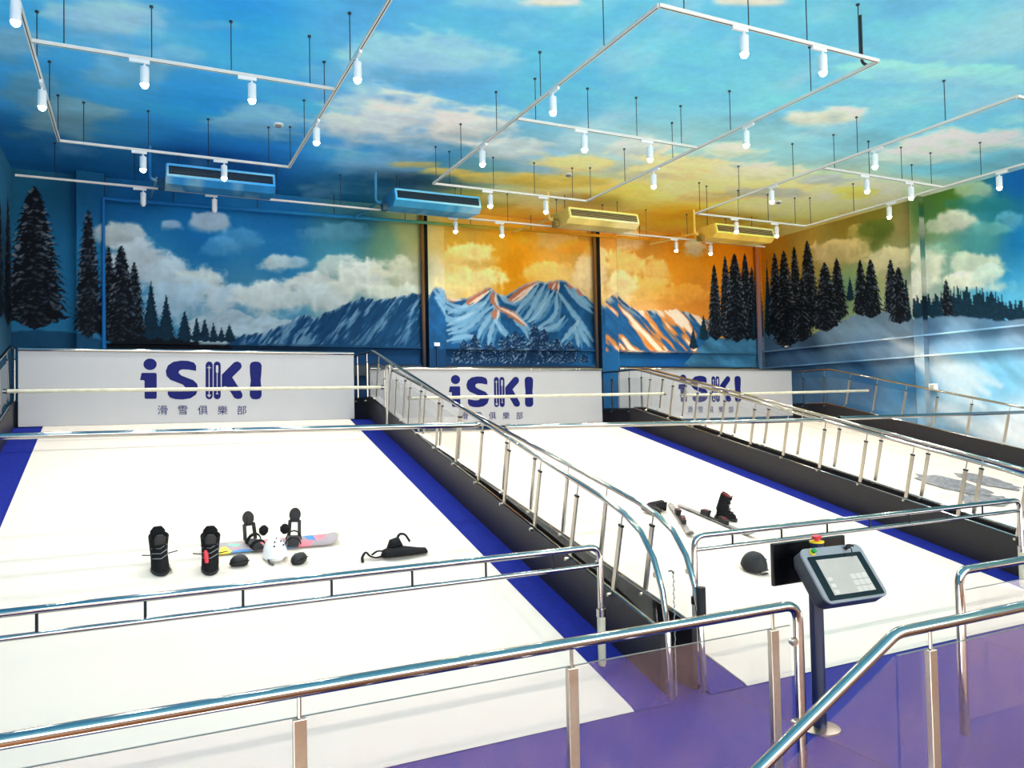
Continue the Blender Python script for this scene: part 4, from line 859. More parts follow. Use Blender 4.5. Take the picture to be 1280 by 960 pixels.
m = MB(O); m.tube([E1, E1 + Vector((0, 0, 0.055))], 0.042, 16); e = obj('emergency_stop', m, M['navy_metal'], t)
m = MB(O); m.tube([E1 + Vector((0, 0, 0.055)), E1 + Vector((0, 0, 0.067))], 0.048, 20); obj('stop_ring', m, M['yellow'], e)
m = MB(O); m.lathe([(0, 0.067), (0.016, 0.067), (0.016, 0.08), (0.034, 0.085), (0.034, 0.1), (0.02, 0.108), (0, 0.108)], E1, 18); obj('stop_button', m, M['red'], e)
m = MB(O); m.box((4.245, 4.05, 1.095), (0.69, 0.03, 0.29)); mon = obj('monitor', m, M['screenblack'], t, smooth=False, bevel=0.006); mon['label'] = 'black flat monitor mounted behind the console'
m = MB(O); m.box((4.13, 3.975, 1.08), (0.08, 0.13, 0.06)); obj('monitor_arm', m, M['console'], t, smooth=False)

# ------------------------------------------------------------------ gear lying on the lanes
def on_lane(i, name, label, cat, x, d, yaw=0.0, group=None, lift=0.026):
    L = LANES[i]; s = L['s']
    o = tag(thing(name, label, cat), group=group)
    R = Matrix.Rotation(s, 4, 'X') @ Matrix.Rotation(yaw, 4, 'Z')
    o.matrix_world = Matrix.Translation((x, Y0 + d * math.cos(s) - lift * math.sin(s), d * math.sin(s) + lift * math.cos(s))) @ R
    return o
def ering(c, rx, ry, n=14, tilt=0.0, ax='z'):
    R = []
    for k in range(n):
        a = 2 * math.pi * k / n; u, v = rx * math.cos(a), ry * math.sin(a)
        if ax == 'z': R.append(Vector((c[0] + u, c[1] + v, c[2] + v * tilt)))
        else: R.append(Vector((c[0] + u, c[1], c[2] + v)))
    return R
def snow_boot(i, label, x, d, yaw, red):
    t = on_lane(i, 'snowboard_boot', label, 'boot', x, d, yaw, 'pair of snowboard boots'); t.scale = (1.42, 0.98, 1.0)
    # toe towards -y, heel at +y
    m = MB(); f = lambda u, v, dd: (u, v, dd)
    sole = [(0.045 * math.sin(a) * (1.05 if math.cos(a) < 0 else 0.9), -0.02 + 0.15 * -math.cos(a) * -1 if False else 0.15 * math.cos(a) - 0.01) for a in [2 * math.pi * k / 20 for k in range(20)]]
    m.prism([(u * 1.18, v) for u, v in sole], f, 0.0, 0.028); obj('sole', m, M['rubber'], t)
    m = MB(); m.loft([ering((0, -0.015, 0.026), 0.052, 0.145), ering((0, -0.012, 0.065), 0.053, 0.140), ering((0, 0.012, 0.105), 0.052, 0.115), ering((0, 0.045, 0.145), 0.052, 0.085, tilt=-0.2), ering((0, 0.06, 0.20), 0.055, 0.075, tilt=-0.2), ering((0, 0.065, 0.255), 0.059, 0.075, tilt=-0.15), ering((0, 0.065, 0.30), 0.062, 0.074, tilt=0.25), ering((0, 0.068, 0.29), 0.050, 0.060, tilt=0.25), ering((0, 0.068, 0.22), 0.046, 0.054, tilt=0.2)]); obj('upper', m, M['cloth'], t)
    m = MB(); m.loft([ering((0, 0.12, 0.27), 0.050, 0.014), ering((0, 0.13, 0.33), 0.044, 0.014), ering((0, 0.132, 0.365), 0.024, 0.010)]); obj('liner_collar', m, M['cloth'], t)
    m = MB(); m.loft([ering((0, -0.02, 0.25), 0.034, 0.012), ering((0, -0.018, 0.31), 0.036, 0.010), ering((0, -0.012, 0.335), 0.020, 0.008)]); obj('tongue', m, M['rubber'], t)
    m = MB()
    for k, z in enumerate((0.13, 0.165, 0.2, 0.235)):
        y = -0.075 + 0.06 * k * 0.55
        m.tube([(-0.046, y + 0.03, z), (0, y - 0.022, z + 0.012), (0.046, y + 0.03, z + 0.03)], 0.0035, 5)
    obj('laces', m, M['grey'], t)
    for sg in (-1, 1):
        m = MB(); m.bar((sg * 0.05, -0.01, 0.15), (sg * 0.105, -0.015, 0.165), 0.012, 0.006); obj('pull_loop', m, M['rubber'], t)
    if red:
        m = MB(); m.loft([ering((-0.022, -0.10, 0.10), 0.012, 0.006), ering((-0.026, -0.062, 0.16), 0.015, 0.008), ering((-0.03, -0.045, 0.20), 0.009, 0.006)]); o = obj('lace_lock', m, M['red'], t); o['label'] = 'red lace lock'
    else:
        m = MB(); m.box((0.062, -0.05, 0.02), (0.012, 0.12, 0.03)); o = obj('sole_side', m, M['cream'], t); o['label'] = 'pale side strip of the sole'
snow_boot(0, 'black snowboard boot standing alone, furthest left on the white lane', 0.165, 3.17, 0.12, False)
snow_boot(0, 'black snowboard boot with red lace lock beside the colourful snowboard', 0.588, 3.08, -0.06, True)

def board_material():
    m = mat('patchwork_topsheet', (200, 160, 150), 0.35)
    nt = m.node_tree; b = nt.nodes['Principled BSDF']
    vo = nt.nodes.new('ShaderNodeTexVoronoi'); vo.inputs['Scale'].default_value = 7.3; tc = [n for n in nt.nodes if n.type == 'TEX_COORD'][0]
    sx = nt.nodes.new('ShaderNodeSeparateColor'); rp = nt.nodes.new('ShaderNodeValToRGB'); rp.color_ramp.interpolation = 'CONSTANT'
    cols = [(0.0, (150, 140, 140)), (0.25, (224, 120, 130)), (0.45, (236, 214, 40)), (0.6, (120, 180, 160)), (0.72, (166, 150, 148)), (0.86, (70, 130, 180))]
    rp.color_ramp.elements[0].color = (*lin(cols[0][1]), 1); rp.color_ramp.elements[1].position = cols[1][0]; rp.color_ramp.elements[1].color = (*lin(cols[1][1]), 1)
    for p, c in cols[2:]:
        e = rp.color_ramp.elements.new(p); e.color = (*lin(c), 1)
    nt.links.new(tc.outputs['Object'], vo.inputs['Vector']); nt.links.new(vo.outputs['Color'], sx.inputs['Color'])
    nt.links.new(sx.outputs[0], rp.inputs['Fac']); nt.links.new(rp.outputs['Color'], b.inputs['Base Color'])
    return m
M['board'] = board_material()
t = on_lane(0, 'snowboard', 'colourful patchwork snowboard with two black bindings lying across the left lane', 'snowboard', 1.20, 3.47, -0.01)
m = MB(); N = 40; LB = 1.34; rings = []
for k in range(N + 1):
    u = -1 + 2 * k / N; x = u * LB / 2
    w = 0.128 * (1 - max(0, (abs(u) - 0.78) / 0.22) ** 2.2) ** 0.5 * (0.9 + 0.1 * min(1, abs(u) / 0.75)) + 0.003
    z = 0.012 + 0.05 * max(0, (abs(u) - 0.80) / 0.2) ** 1.6
    rings.append([Vector((x, -w, z)), Vector((x, w, z)), Vector((x, w, z + 0.009)), Vector((x, -w, z + 0.009))])
m.loft(rings); obj('deck', m, M['board'], t)
def binding(x, yaw):
    Rz = Matrix.Translation((x, 0, 0.021)) @ Matrix.Rotation(yaw, 4, 'Z')
    tr = lambda p: Rz @ Vector(p)
    m = MB(); m.add([tr(p) for p in [(-0.055, -0.14, 0), (0.055, -0.14, 0), (0.06, 0.12, 0), (-0.06, 0.12, 0), (-0.055, -0.14, 0.02), (0.055, -0.14, 0.02), (0.06, 0.12, 0.025), (-0.06, 0.12, 0.025)]], [(3, 2, 1, 0), (4, 5, 6, 7), (0, 1, 5, 4), (1, 2, 6, 5), (2, 3, 7, 6), (3, 0, 4, 7)])
    b = obj('binding', m, M['rubber'], t, bevel=0.008)
    # highback shell with two openings: a frame of bars and a rounded top
    m = MB()
    for sg in (-1, 1): m.bar(tr((sg * 0.052, 0.11, 0.02)), tr((sg * 0.046, 0.16, 0.17)), 0.034, 0.014)
    m.bar(tr((-0.052, 0.158, 0.165)), tr((0.052, 0.158, 0.165)), 0.014, 0.03)
    m.bar(tr((0, 0.155, 0.16)), tr((0, 0.178, 0.24)), 0.03, 0.014)
    m.prism([(0.058 * math.cos(a), 0.222 + 0.068 * math.sin(a)) for a in [2 * math.pi * k / 18 for k in range(18)]], lambda u, v, d: tr((u, 0.16 + 0.25 * (v - 0.16) + d, v)), 0.0, 0.014)
    obj('highback', m, M['rubber'], b)
    for yy, zz in ((0.02, 0.10), (-0.09, 0.07)):
        m = MB(); P = [tr((0.062 * math.cos(a) * 1.15, yy - 0.02 * math.sin(a), 0.02 + zz * math.sin(a))) for a in [math.pi * k / 10 for k in range(11)]]
        m.tube(P, 0.018, 8, flat=0.35); obj('strap', m, M['cloth'], b)
    m = MB(); m.loft([[tr(p) for p in ering((-0.09 if x > 1 or x > 0 else 0.09, 0.0, z), r, r * 0.8)] for z, r in ((0.09, 0.02), (0.12, 0.045), (0.16, 0.048), (0.19, 0.02))]); obj('ankle_pad', m, M['cloth'], b)
binding(-0.17, 0.25); binding(0.21, -0.2)

def shell(t, M_, mt, rx, ry, rz, name='shell'):
    m = MB(); rings = []
    for k in range(9):
        a = math.pi / 2 * k / 8; r = math.cos(a) + 0.01; rings.append([Vector((rx * r * math.cos(b), ry * r * math.sin(b) * (1.0 if math.sin(b) > 0 else 0.97), 0.045 + rz * math.sin(a) - (0.03 * math.cos(a) if abs(math.sin(b)) < 0.6 else 0.0))) for b in [2 * math.pi * q / 24 for q in range(24)]])
    m.loft(rings); return obj(name, m, mt, t)
t = on_lane(0, 'ski_helmet', 'white ski helmet with vents in front of the snowboard', 'helmet', 1.185, 3.18, 0.2)
sh = shell(t, None, M['helmetwhite'], 0.115, 0.14, 0.16)
for x, y, z in ((-0.03, -0.06, 0.187), (0.03, -0.06, 0.187), (-0.045, -0.09, 0.157), (0.045, -0.09, 0.157), (0.0, -0.02, 0.203)):
    m = MB(); m.lathe([(0, -0.006), (0.009, -0.006), (0.009, 0.006), (0, 0.006)], (x, y, z), 8); obj('vent', m, M['dark'], sh)
m = MB(); m.tube([(-0.095, -0.09, 0.045), (0, -0.142, 0.05), (0.095, -0.09, 0.045)], 0.010, 8, flat=0.5); obj('brim', m, M['helmetwhite'], t)
m = MB(); m.tube([(-0.09, -0.06, 0.03), (-0.10, -0.12, 0.012), (-0.075, -0.17, 0.008)], 0.011, 6, flat=0.5); obj('chin_strap', m, M['rubber'], t)
m = MB(); m.loft([ering((0, 0.0, 0.0), 0.085, 0.105), ering((0, 0, 0.03), 0.1, 0.12), ering((0, 0, 0.05), 0.1, 0.12)]); obj('lining', m, M['helmetwhite'], t)
t = on_lane(1, 'ski_helmet', 'matte black ski helmet on the middle lane beside the console monitor', 'helmet', 5.985, 1.78, 0.5)
sh = shell(t, None, M['rubber'], 0.12, 0.145, 0.17)
m = MB(); m.tube([(-0.10, -0.09, 0.045), (0, -0.15, 0.05), (0.10, -0.09, 0.045)], 0.012, 8, flat=0.5); obj('brim', m, M['rubber'], t)
m = MB(); m.lathe([(0, -0.006), (0.012, -0.006), (0.012, 0.006), (0, 0.006)], (0.02, -0.11, 0.155), 8); obj('vent', m, M['grey'], sh)
m = MB(); m.tube([(-0.09, -0.05, 0.03), (-0.06, -0.12, 0.01), (0.02, -0.15, 0.008)], 0.009, 6, flat=0.5); obj('chin_strap', m, M['rubber'], t)

def pad(label, x, d, yaw, sx=1.0):
    t = on_lane(0, 'protective_pad', label, 'pad', x, d, yaw, 'pair of black protective pads')
    m = MB(); m.loft([[Vector((p.x, p.y * (0.8 if p.x * sx < 0 else 1.0), p.z)) for p in ering((0, 0, z), rx, ry, 12)] for z, rx, ry in ((0.0, 0.078, 0.055), (0.02, 0.088, 0.068), (0.055, 0.082, 0.062), (0.085, 0.055, 0.04), (0.095, 0.02, 0.015))]); obj('shell', m, M['rubber'], t)
    m = MB(); m.tube([(-0.085, 0.0, 0.02), (-0.03, -0.06, 0.055), (0.05, -0.055, 0.06), (0.088, 0, 0.03)], 0.014, 6, flat=0.4); obj('strap', m, M['cloth'], t)
pad('small black protective pad between the red-laced boot and the white helmet', 0.845, 3.10, 0.1)
pad('small black protective pad right of the white helmet', 1.385, 3.02, 0.5, -1)

t = on_lane(0, 'body_protector', 'black padded harness with loose straps lying near the blue border', 'harness', 2.36, 2.93, 0.05)
m = MB(); m.loft([ering((x, y, z), 0.001 + 0.0, 0.0) if False else [Vector((x, y + w * math.cos(a), 0.004 + z * (0.5 + 0.5 * math.sin(a)))) for a in [2 * math.pi * k / 12 for k in range(12)]] for x, y, w, z in ((-0.19, 0, 0.02, 0.03), (-0.16, 0, 0.07, 0.07), (-0.05, 0.01, 0.10, 0.10), (0.08, 0.0, 0.085, 0.08), (0.2, -0.01, 0.06, 0.06), (0.28, -0.01, 0.05, 0.05), (0.30, -0.01, 0.01, 0.02))]); obj('padding', m, M['cloth'], t)
m = MB(); m.loft([[Vector((x, 0.05 + w * math.cos(a), 0.06 + z * (0.5 + 0.5 * math.sin(a)))) for a in [2 * math.pi * k / 10 for k in range(10)]] for x, w, z in ((-0.12, 0.01, 0.02), (-0.08, 0.06, 0.10), (0.0, 0.06, 0.12), (0.05, 0.01, 0.03))]); obj('pad_fold', m, M['cloth'], t)
for P in ([(-0.18, 0, 0.02), (-0.25, -0.03, 0.02), (-0.31, 0.01, 0.03), (-0.33, 0.07, 0.06), (-0.38, 0.03, 0.02), (-0.40, -0.06, 0.01)], [(-0.02, 0.06, 0.14), (0.02, 0.09, 0.20), (0.08, 0.08, 0.19), (0.12, 0.04, 0.12)], [(-0.16, 0.02, 0.06), (-0.22, 0.05, 0.06), (-0.28, 0.03, 0.03)]):
    m = MB(); m.tube(round_path(P, 0.03, 3), 0.016, 6, flat=0.4); obj('strap', m, M['cloth'], t)

def ski(label, xa, da, xb, db):
    L = math.hypot(xb - xa, db - da); yaw = math.atan2(db - da, xb - xa)
    t = on_lane(1, 'ski', label, 'ski', (xa + xb) / 2, (da + db) / 2, yaw, 'pair of grey skis')
    m = MB(); rings = []
    for k in range(33):
        u = -1 + 2 * k / 32; x = u * L / 2; w = 0.046 - 0.010 * math.cos(u * math.pi / 2)
        if abs(u) > 0.93: w *= max(0.12, 1 - ((abs(u) - 0.93) / 0.07) ** 2)
        z = 0.010 + 0.004 * math.cos(u * math.pi / 2) + 0.07 * max(0, (u - 0.84) / 0.16) ** 1.6 + 0.012 * max(0, (-u - 0.93) / 0.07)
        rings.append([Vector((x, -w, z)), Vector((x, w, z)), Vector((x, w * 0.9, z + 0.010)), Vector((x, -w * 0.9, z + 0.010))])
    m.loft(rings); obj('ski_body', m, M['skigrey'], t)
    for x, h in ((0.16, 0.055), (-0.16, 0.065)):
        m = MB(); m.box((x, 0, 0.035 + h / 3), (0.13, 0.06, h)); m.box((x + (0.05 if x < 0 else -0.05), 0, 0.045 + h * 0.7), (0.05, 0.065, 0.03)); b = obj('binding', m, M['rubber'], t, bevel=0.01)
        m = MB(); m.box((x, 0, 0.045 + h * 0.78), (0.05, 0.05, 0.014)); obj('binding_cap', m, M['darkred'], b, smooth=False)
    m = MB(); m.box((0, 0, 0.027), (0.46, 0.045, 0.012)); obj('binding_plate', m, M['rubber'], t, smooth=False)
ski('grey ski lying nearest the twin handrails on the middle lane', 6.50, 3.95, 5.95, 2.80)
ski('grey ski next to the upright black ski boot, middle lane', 6.59, 3.90, 6.74, 2.58)
def ski_boot_parts(t):
    m = MB(); f = lambda u, v, d: (u, v, d)
    m.prism([(0.045 * (0.8 if v > 0.1 else 1.0) * sx, v) for v, sx in ((-0.15, 0.6), (-0.12, 1), (0.1, 1), (0.14, 0.8), (0.14, -0.8), (0.1, -1), (-0.12, -1), (-0.15, -0.6))], f, 0.0, 0.03); obj('sole', m, M['rubber'], t)
    m = MB(); m.loft([ering((0, -0.005, 0.028), 0.05, 0.135), ering((0, 0.0, 0.075), 0.052, 0.125), ering((0, 0.03, 0.115), 0.052, 0.095), ering((0, 0.055, 0.15), 0.055, 0.078)]); obj('lower_shell', m, M['cloth'], t)
    m = MB(); m.loft([ering((0, 0.05, 0.13), 0.06, 0.085, tilt=-0.1), ering((0, 0.045, 0.20), 0.06, 0.078), ering((0, 0.03, 0.28), 0.062, 0.075, tilt=0.2), ering((0, 0.02, 0.32), 0.064, 0.075, tilt=0.3), ering((0, 0.022, 0.30), 0.05, 0.06, tilt=0.3), ering((0, 0.03, 0.22), 0.045, 0.05)]); obj('cuff', m, M['cloth'], t)
    m = MB(); m.loft([ering((0, 0.02, 0.30), 0.05, 0.06, tilt=0.3), ering((0, 0.017, 0.335), 0.052, 0.062, tilt=0.5), ering((0, 0.018, 0.32), 0.04, 0.05, tilt=0.5)]); o = obj('liner', m, M['darkred'], t); o['label'] = 'red liner rim'
    for z, y in ((0.10, -0.08), (0.14, -0.045), (0.21, -0.038), (0.27, -0.045)):
        m = MB(); m.bar((-0.055, y + 0.03, z), (0.055, y, z), 0.016, 0.014); obj('buckle', m, M['dark'], t)
    m = MB(); m.bar((-0.06, -0.045, 0.30), (0.06, -0.045, 0.305), 0.012, 0.025); obj('power_strap', m, M['cloth'], t)
t = on_lane(1, 'ski_boot', 'black ski boot with red liner standing beside the right ski', 'boot', 6.86, 3.25, 0.75, 'pair of ski boots'); ski_boot_parts(t)
t = on_lane(1, 'ski_boot', 'black ski boot lying on its side at the tip of the left ski', 'boot', 6.10, 3.72, 0.0, 'pair of ski boots', lift=0.08); ski_boot_parts(t)
t.matrix_world = t.matrix_world @ Matrix.Rotation(0.35, 4, 'Z') @ Matrix.Rotation(math.pi / 2, 4, 'Y') @ Matrix.Translation((0, 0, -0.15))
_n = Vector((0, -math.sin(LANES[1]['s']), math.cos(LANES[1]['s']))); _p0 = Vector((0, Y0, 0.024))
_low = min((t.matrix_world @ v.co - _p0).dot(_n) for c in t.children for v in c.data.vertices)
t.matrix_world = Matrix.Translation(_n * (0.004 - _low)) @ t.matrix_world

# ------------------------------------------------------------------ lighting tracks with spot lamps
LZ = Z_TR
def track(name, label, segs, wires, extra=None):
    a0 = segs[0][0]
    t = tag(thing(name, label, 'light track', (a0[0], a0[1], LZ)), group='white lighting tracks'); O = t.location
    for a, b in segs:
        m = MB(O); m.bar((*a, LZ), (*b, LZ), 0.036, 0.034); r = obj('rail', m, M['track'], t, smooth=False)
        m = MB(O); d = (Vector(b) - Vector(a)).normalized() * 0.02; m.bar((a[0] + d.x, a[1] + d.y, LZ - 0.017), (b[0] - d.x, b[1] - d.y, LZ - 0.017), 0.010, 0.003); obj('slot', m, M['dark'], r, smooth=False)
    for x, y in wires:
        m = MB(O); m.tube([(x, y, LZ), (x, y, Z_C)], 0.006, 5); w = obj('wire', m, M['wire'], t)
        m = MB(O); m.tube([(x, y, Z_C - 0.02), (x, y, Z_C)], 0.02, 8); obj('anchor', m, M['wire'], w)
    if extra:
        m = MB(O); m.tube(round_path([(extra[0] + 0.12, extra[1], LZ + 0.02), (extra[0], extra[1], LZ + 0.04), (extra[0], extra[1], Z_C)], 0.05, 4), 0.016, 8); obj('power_conduit', m, M['rubber'], t)
    return t

lamp_proto = None
def make_lamp():
    t = tag(thing('spot_lamp', 'white cylindrical track spot lamp', 'spot lamp'))
    m = MB(); m.box((0, 0, -0.035), (0.20, 0.034, 0.036)); obj('adapter', m, M['white'], t, smooth=False, bevel=0.004)
    m = MB(); m.tube([(0.05, 0, -0.05), (0.05, 0, -0.10)], 0.012, 8); obj('neck', m, M['white'], t)
    m = MB(); m.lathe([(0.0, 0.0), (0.040, 0.0), (0.046, -0.008), (0.046, -0.19), (0.040, -0.19), (0.036, -0.165), (0.0, -0.165)], (0.05, 0, -0.09), 20); b = obj('housing', m, M['white'], t)
    m = MB(); m.lathe([(0.0, -0.155), (0.036, -0.168), (0.039, -0.195), (0.034, -0.215), (0.018, -0.23), (0.0, -0.234)], (0.05, 0, -0.09), 16); obj('bulb', m, M['bulb'], b)
    return t
def copy_tree(o, parent=None):
    c = o.copy(); COL.objects.link(c)
    if parent is not None: c.parent = parent
    for ch in o.children: copy_tree(ch, c)
    return c
lamp_light = bpy.data.lights.new('lamp_light', 'SPOT')
lamp_light.energy = LAMP_POWER; lamp_light.color = (1.0, 0.955, 0.89)
lamp_light.spot_size = math.radians(150); lamp_light.spot_blend = 0.9; lamp_light.shadow_soft_size = 0.05
def lamp(x, y, label, along_y, lit=True):
    global lamp_proto
    if lamp_proto is None: lamp_proto = make_lamp(); o = lamp_proto
    else: o = copy_tree(lamp_proto)
    o.location = (x, y, LZ); o.rotation_euler = (0, 0, math.pi / 2 if along_y else 0)
    tag(o, label, 'spot lamp', 'white track spot lamps')
    dx, dy = (0, 0.05) if along_y else (0.05, 0)
    if lit:
        l = bpy.data.objects.new('lamp_light', lamp_light); COL.objects.link(l); l.location = (x + dx, y + dy, LZ - 0.31)
    else:
        for h in o.children:
            for b in h.children:
                if b.name.startswith('bulb'):
                    b.data = b.data.copy(); b.data.materials.clear(); b.data.materials.append(M['white'])

loops = [(-0.98, 2.12, 'left'), (4.50, 7.52, 'middle'), (10.05, 13.05, 'right')]
for x0, x1, nm in loops:
    y0_, y1_, yc = 5.93, 12.24, 9.06
    wires = []
    for y in (6.9, 8.35, 9.66, 10.98, 12.1): wires += [(x0, y), (x1, y)]
    for y in (5.93, 9.06, 12.24): wires += [(x0 + 0.3, y), (x0 + 1.12, y), (x0 + 1.93, y), (x1 - 0.3, y)]
    track('light_track', 'white rectangular lighting track hanging over the %s lane' % nm, [((x0, y0_), (x0, y1_)), ((x1, y0_), (x1, y1_)), ((x0, y0_), (x1, y0_)), ((x0, y1_), (x1, y1_)), ((x0, yc), (x1, yc))], wires, (x1 - 0.06, 6.1) if nm == 'middle' else None)
    for x, sd in ((x0, 'left'), (x1, 'right')):
        lamp(x, 8.0, 'spot lamp on the %s side of the %s track loop, nearer the camera' % (sd, nm), True)
        lamp(x, 10.12, 'spot lamp on the %s side of the %s track loop, further back' % (sd, nm), True)
    for y, rw in ((y0_, 'near'), (yc, 'cross'), (y1_, 'far')):
        for k, dx in enumerate((1.0, 2.1)):
            lamp(x0 + dx, y, '%s spot lamp on the %s bar of the %s track loop' % (('left', 'right')[k], rw, nm), False)
track('light_track', 'long straight lighting track in front of the mural wall', [((-1.74, 14.25), (13.8, 14.25))], [(-1.2 + 1.15 * k, 14.25) for k in range(13)])
for x, lb, on in ((0.08, 'unlit spot lamp at the left of the rear wall track', False), (1.20, 'unlit spot lamp in front of the left air conditioner', False), (5.69, 'left lamp of the rear wall track pair above the sunset mountains', True), (6.71, 'right lamp of the rear wall track pair above the sunset mountains', True), (11.12, 'lamp on the rear wall track left of the rightmost air conditioner', True), (12.12, 'lamp on the rear wall track under the rightmost air conditioner', True)):
    lamp(x - 0.05, 14.25, lb, False, on)

# ------------------------------------------------------------------ ceiling air conditioners painted with the mural
def louvre_mat():
    return mat('grille_dark', (44, 46, 56), 0.6, var=0.2, scale=30)
M['grille'] = louvre_mat()
def ceil_col(x, y, z, k=1.0, add=0):
    c = paint_ceiling(np.asarray(x, float), np.minimum(np.asarray(y, float) + 1.2, 15.9)); return np.clip(c * k + add, 0, 250)
acs = [(0.40, 2.10, 'leftmost blue painted ceiling air conditioner'), (4.18, 5.88, 'blue painted ceiling air conditioner above the first column'), (7.80, 9.50, 'pale gold painted ceiling air conditioner above the sunset'), (11.55, 13.28, 'rightmost yellow painted ceiling air conditioner')]
base_cols = [(40, 128, 190), (56, 140, 180), (222, 196, 110), (240, 196, 84)]
for k, (xa, xb, lb) in enumerate(acs):
    t = tag(thing('air_conditioner', lb, 'air conditioner', ((xa + xb) / 2, 13.6, 5.85)), group='painted ceiling air conditioners'); O = t.location
    bc = np.array([base_cols[k]], float)
    pf = lambda x, y, z: blend(bc * (0.82 + 0.4 * fbm(x * 3, y * 3 + z * 4, 90 + k, 4))[:, None], (178, 204, 214) if k < 2 else (246, 226, 160), 0.75 * sstep(0.52, 0.66, fbm(x * 2.2, y * 4 + z * 5, 95 + k, 3)))
    m = MB(O); sec = [(13.44, 6.23), (13.38, 6.02), (13.50, 5.93), (14.10, 5.98), (14.15, 6.24)]
    NX = 14
    for q in range(NX):
        a, b = xa + (xb - xa) * q / NX, xa + (xb - xa) * (q + 1) / NX
        m.prism(sec, lambda u, v, d: (d, u, v), a, b)
    o = obj('casing', m, M['paint'], t, smooth=False); paint_mesh(o, pf)
    # intake grille on the sloping front, in a raised frame
    ta, tb = Vector((0, 13.435, 6.222)), Vector((0, 13.38, 6.035))
    fr = MB(O)
    for p in (ta, tb): fr.bar((xa + 0.02, p.y - 0.01, p.z), (xb - 0.02, p.y - 0.01, p.z), 0.02, 0.035)
    for x in (xa + 0.03, xb - 0.03): fr.bar((x, ta.y - 0.01, ta.z), (x, tb.y - 0.01, tb.z), 0.03, 0.03)
    o = obj('grille_frame', fr, M['paint'], t, smooth=False); paint_mesh(o, lambda x, y, z: np.clip(pf(x, y, z) * 1.25 + 20, 0, 250))
    m = MB(O); m.add([(xa + 0.03, ta.y - 0.006, ta.z), (xb - 0.03, ta.y - 0.006, ta.z), (xb - 0.03, tb.y - 0.006, tb.z), (xa + 0.03, tb.y - 0.006, tb.z)], [(0, 1, 2, 3)]); obj('grille_back', m, M['grille'], t, smooth=False)
    for q in range(1, 6):
        p = ta.lerp(tb, q / 6); m = MB(O); m.bar((xa + 0.04, p.y - 0.012, p.z), (xb - 0.04, p.y - 0.012, p.z), 0.012, 0.007); o = obj('louvre', m, M['paint'], t, smooth=False); paint_mesh(o, lambda x, y, z: pf(x, y, z) * (0.55 if k < 2 else 0.9))
    m = MB(O); m.tube(round_path([(xa - 0.22, 13.85, Z_C), (xa - 0.22, 13.85, 6.08), (xa - 0.02, 13.85, 6.04)], 0.06, 5), 0.026, 10); o = obj('refrigerant_pipe', m, M['paint'], t); paint_mesh(o, pf)
    m = MB(O); m.lathe([(0, 0), (0.05, 0.0), (0.05, 0.10), (0, 0.10)], (xa - 0.12, 13.85, 6.04), 10, 'x'); m.box((xa - 0.05, 13.85, 5.98), (0.10, 0.16, 0.12)); o = obj('valve', m, M['paint'], t, smooth=False); paint_mesh(o, lambda x, y, z: pf(x, y, z) * 0.6)
    m = MB(O); m.tube([(xa - 0.12, 13.85, 6.10), (xa - 0.2, 15.55, 6.17)], 0.02, 8); o = obj('drain_pipe', m, M['paint'], t); paint_mesh(o, pf)
    for x in (xa + 0.2, xb - 0.2):
        m = MB(O); m.tube([(x, 13.9, 6.2), (x, 13.9, Z_C)], 0.008, 6); obj('hanger', m, M['wire'], t)
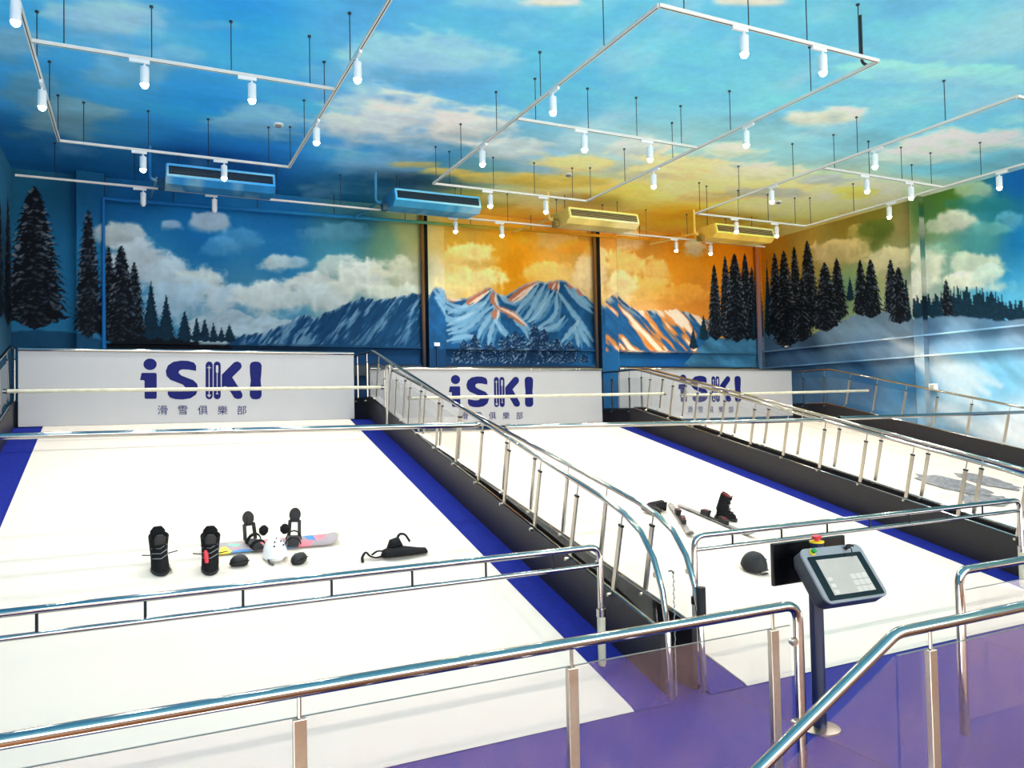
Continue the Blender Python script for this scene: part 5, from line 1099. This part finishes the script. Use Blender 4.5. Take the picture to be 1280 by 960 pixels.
# main drain pipe along the back wall, painted with the mural
t = tag(thing('drain_pipe', 'painted horizontal pipe running along the top of the back mural wall', 'pipe', (-0.56, 15.6, 6.15))); O = t.location
pp = [(-0.56, 15.63, 3.3)] + [(-0.56, 15.63, 6.14)] + [(x, 15.63, 6.14 + 0.015 * x) for x in np.arange(-0.2, 11.6, 0.35)] + [(11.5, 14.5, 6.22)]
m = MB(O); m.tube(pp, 0.034, 8); o = obj('pipe', m, M['paint'], t)
paint_mesh(o, lambda x, y, z: np.clip(np.stack([np.interp(x, [-1, 4, 5, 6.3, 8, 12], [30, 40, 70, 150, 226, 236]), np.interp(x, [-1, 4, 5, 6.3, 8, 12], [112, 140, 160, 160, 160, 160]), np.interp(x, [-1, 4, 5, 6.3, 8, 12], [186, 196, 160, 60, 36, 30])], 1), 0, 255))
for x in np.arange(0.6, 11.3, 1.5):
    m = MB(O); m.tube([(x, 15.63, 6.15 + 0.015 * x), (x, 15.63, Z_C)], 0.008, 6); obj('hanger', m, M['wire'], t)

# smoke detectors and small wall boxes
for x, y, lb in ((1.94, 12.06, 'white smoke detector on the blue ceiling, over the left lane'), (7.35, 12.6, 'small smoke detector on the ceiling over the middle lane'), (12.64, 12.6, 'small smoke detector on the ceiling over the right lane')):
    t = tag(thing('smoke_detector', lb, 'smoke detector', (x, y, Z_C)), group='smoke detectors')
    m = MB(); m.lathe([(0, 0), (0.075, 0), (0.075, -0.02), (0.06, -0.022), (0, -0.022)], (0, 0, 0), 16); obj('base', m, M['white'], t)
    m = MB(); m.lathe([(0, -0.022), (0.05, -0.022), (0.045, -0.05), (0.0, -0.055)], (0, 0, 0), 16); obj('sensor', m, M['grey'], t)
t = tag(thing('socket_box', 'small white socket box on the column beside the sunset mural', 'socket', (5.80, Y_B - 0.24, 3.62)))
m = MB(); m.box((0, -0.025, 0), (0.13, 0.05, 0.075)); obj('box', m, M['white'], t, smooth=False, bevel=0.006)
m = MB(); m.tube([(0, -0.02, -0.03), (0, -0.02, -0.55)], 0.01, 6); obj('conduit', m, M['dark'], t)
t = tag(thing('socket_box', 'white box on the right mural wall just above the balustrade', 'socket', (15.34, 11.0, 2.48)))
m = MB(); m.box((-0.05, 0, 0), (0.10, 0.16, 0.15)); obj('box', m, M['white'], t, smooth=False, bevel=0.008)
m = MB(); m.box((-0.103, 0, 0.0), (0.006, 0.09, 0.09)); obj('cover', m, M['cream'], t, smooth=False)
t = tag(thing('socket_box', 'tiny grey socket on the right wall girt near the corner', 'socket', (15.18, 15.0, 3.67)))
m = MB(); m.box((-0.0, 0, 0), (0.05, 0.12, 0.06)); obj('box', m, M['grey'], t, smooth=False, bevel=0.004)
m = MB(); m.box((-0.027, 0, 0), (0.006, 0.07, 0.035)); obj('cover', m, M['white'], t, smooth=False)
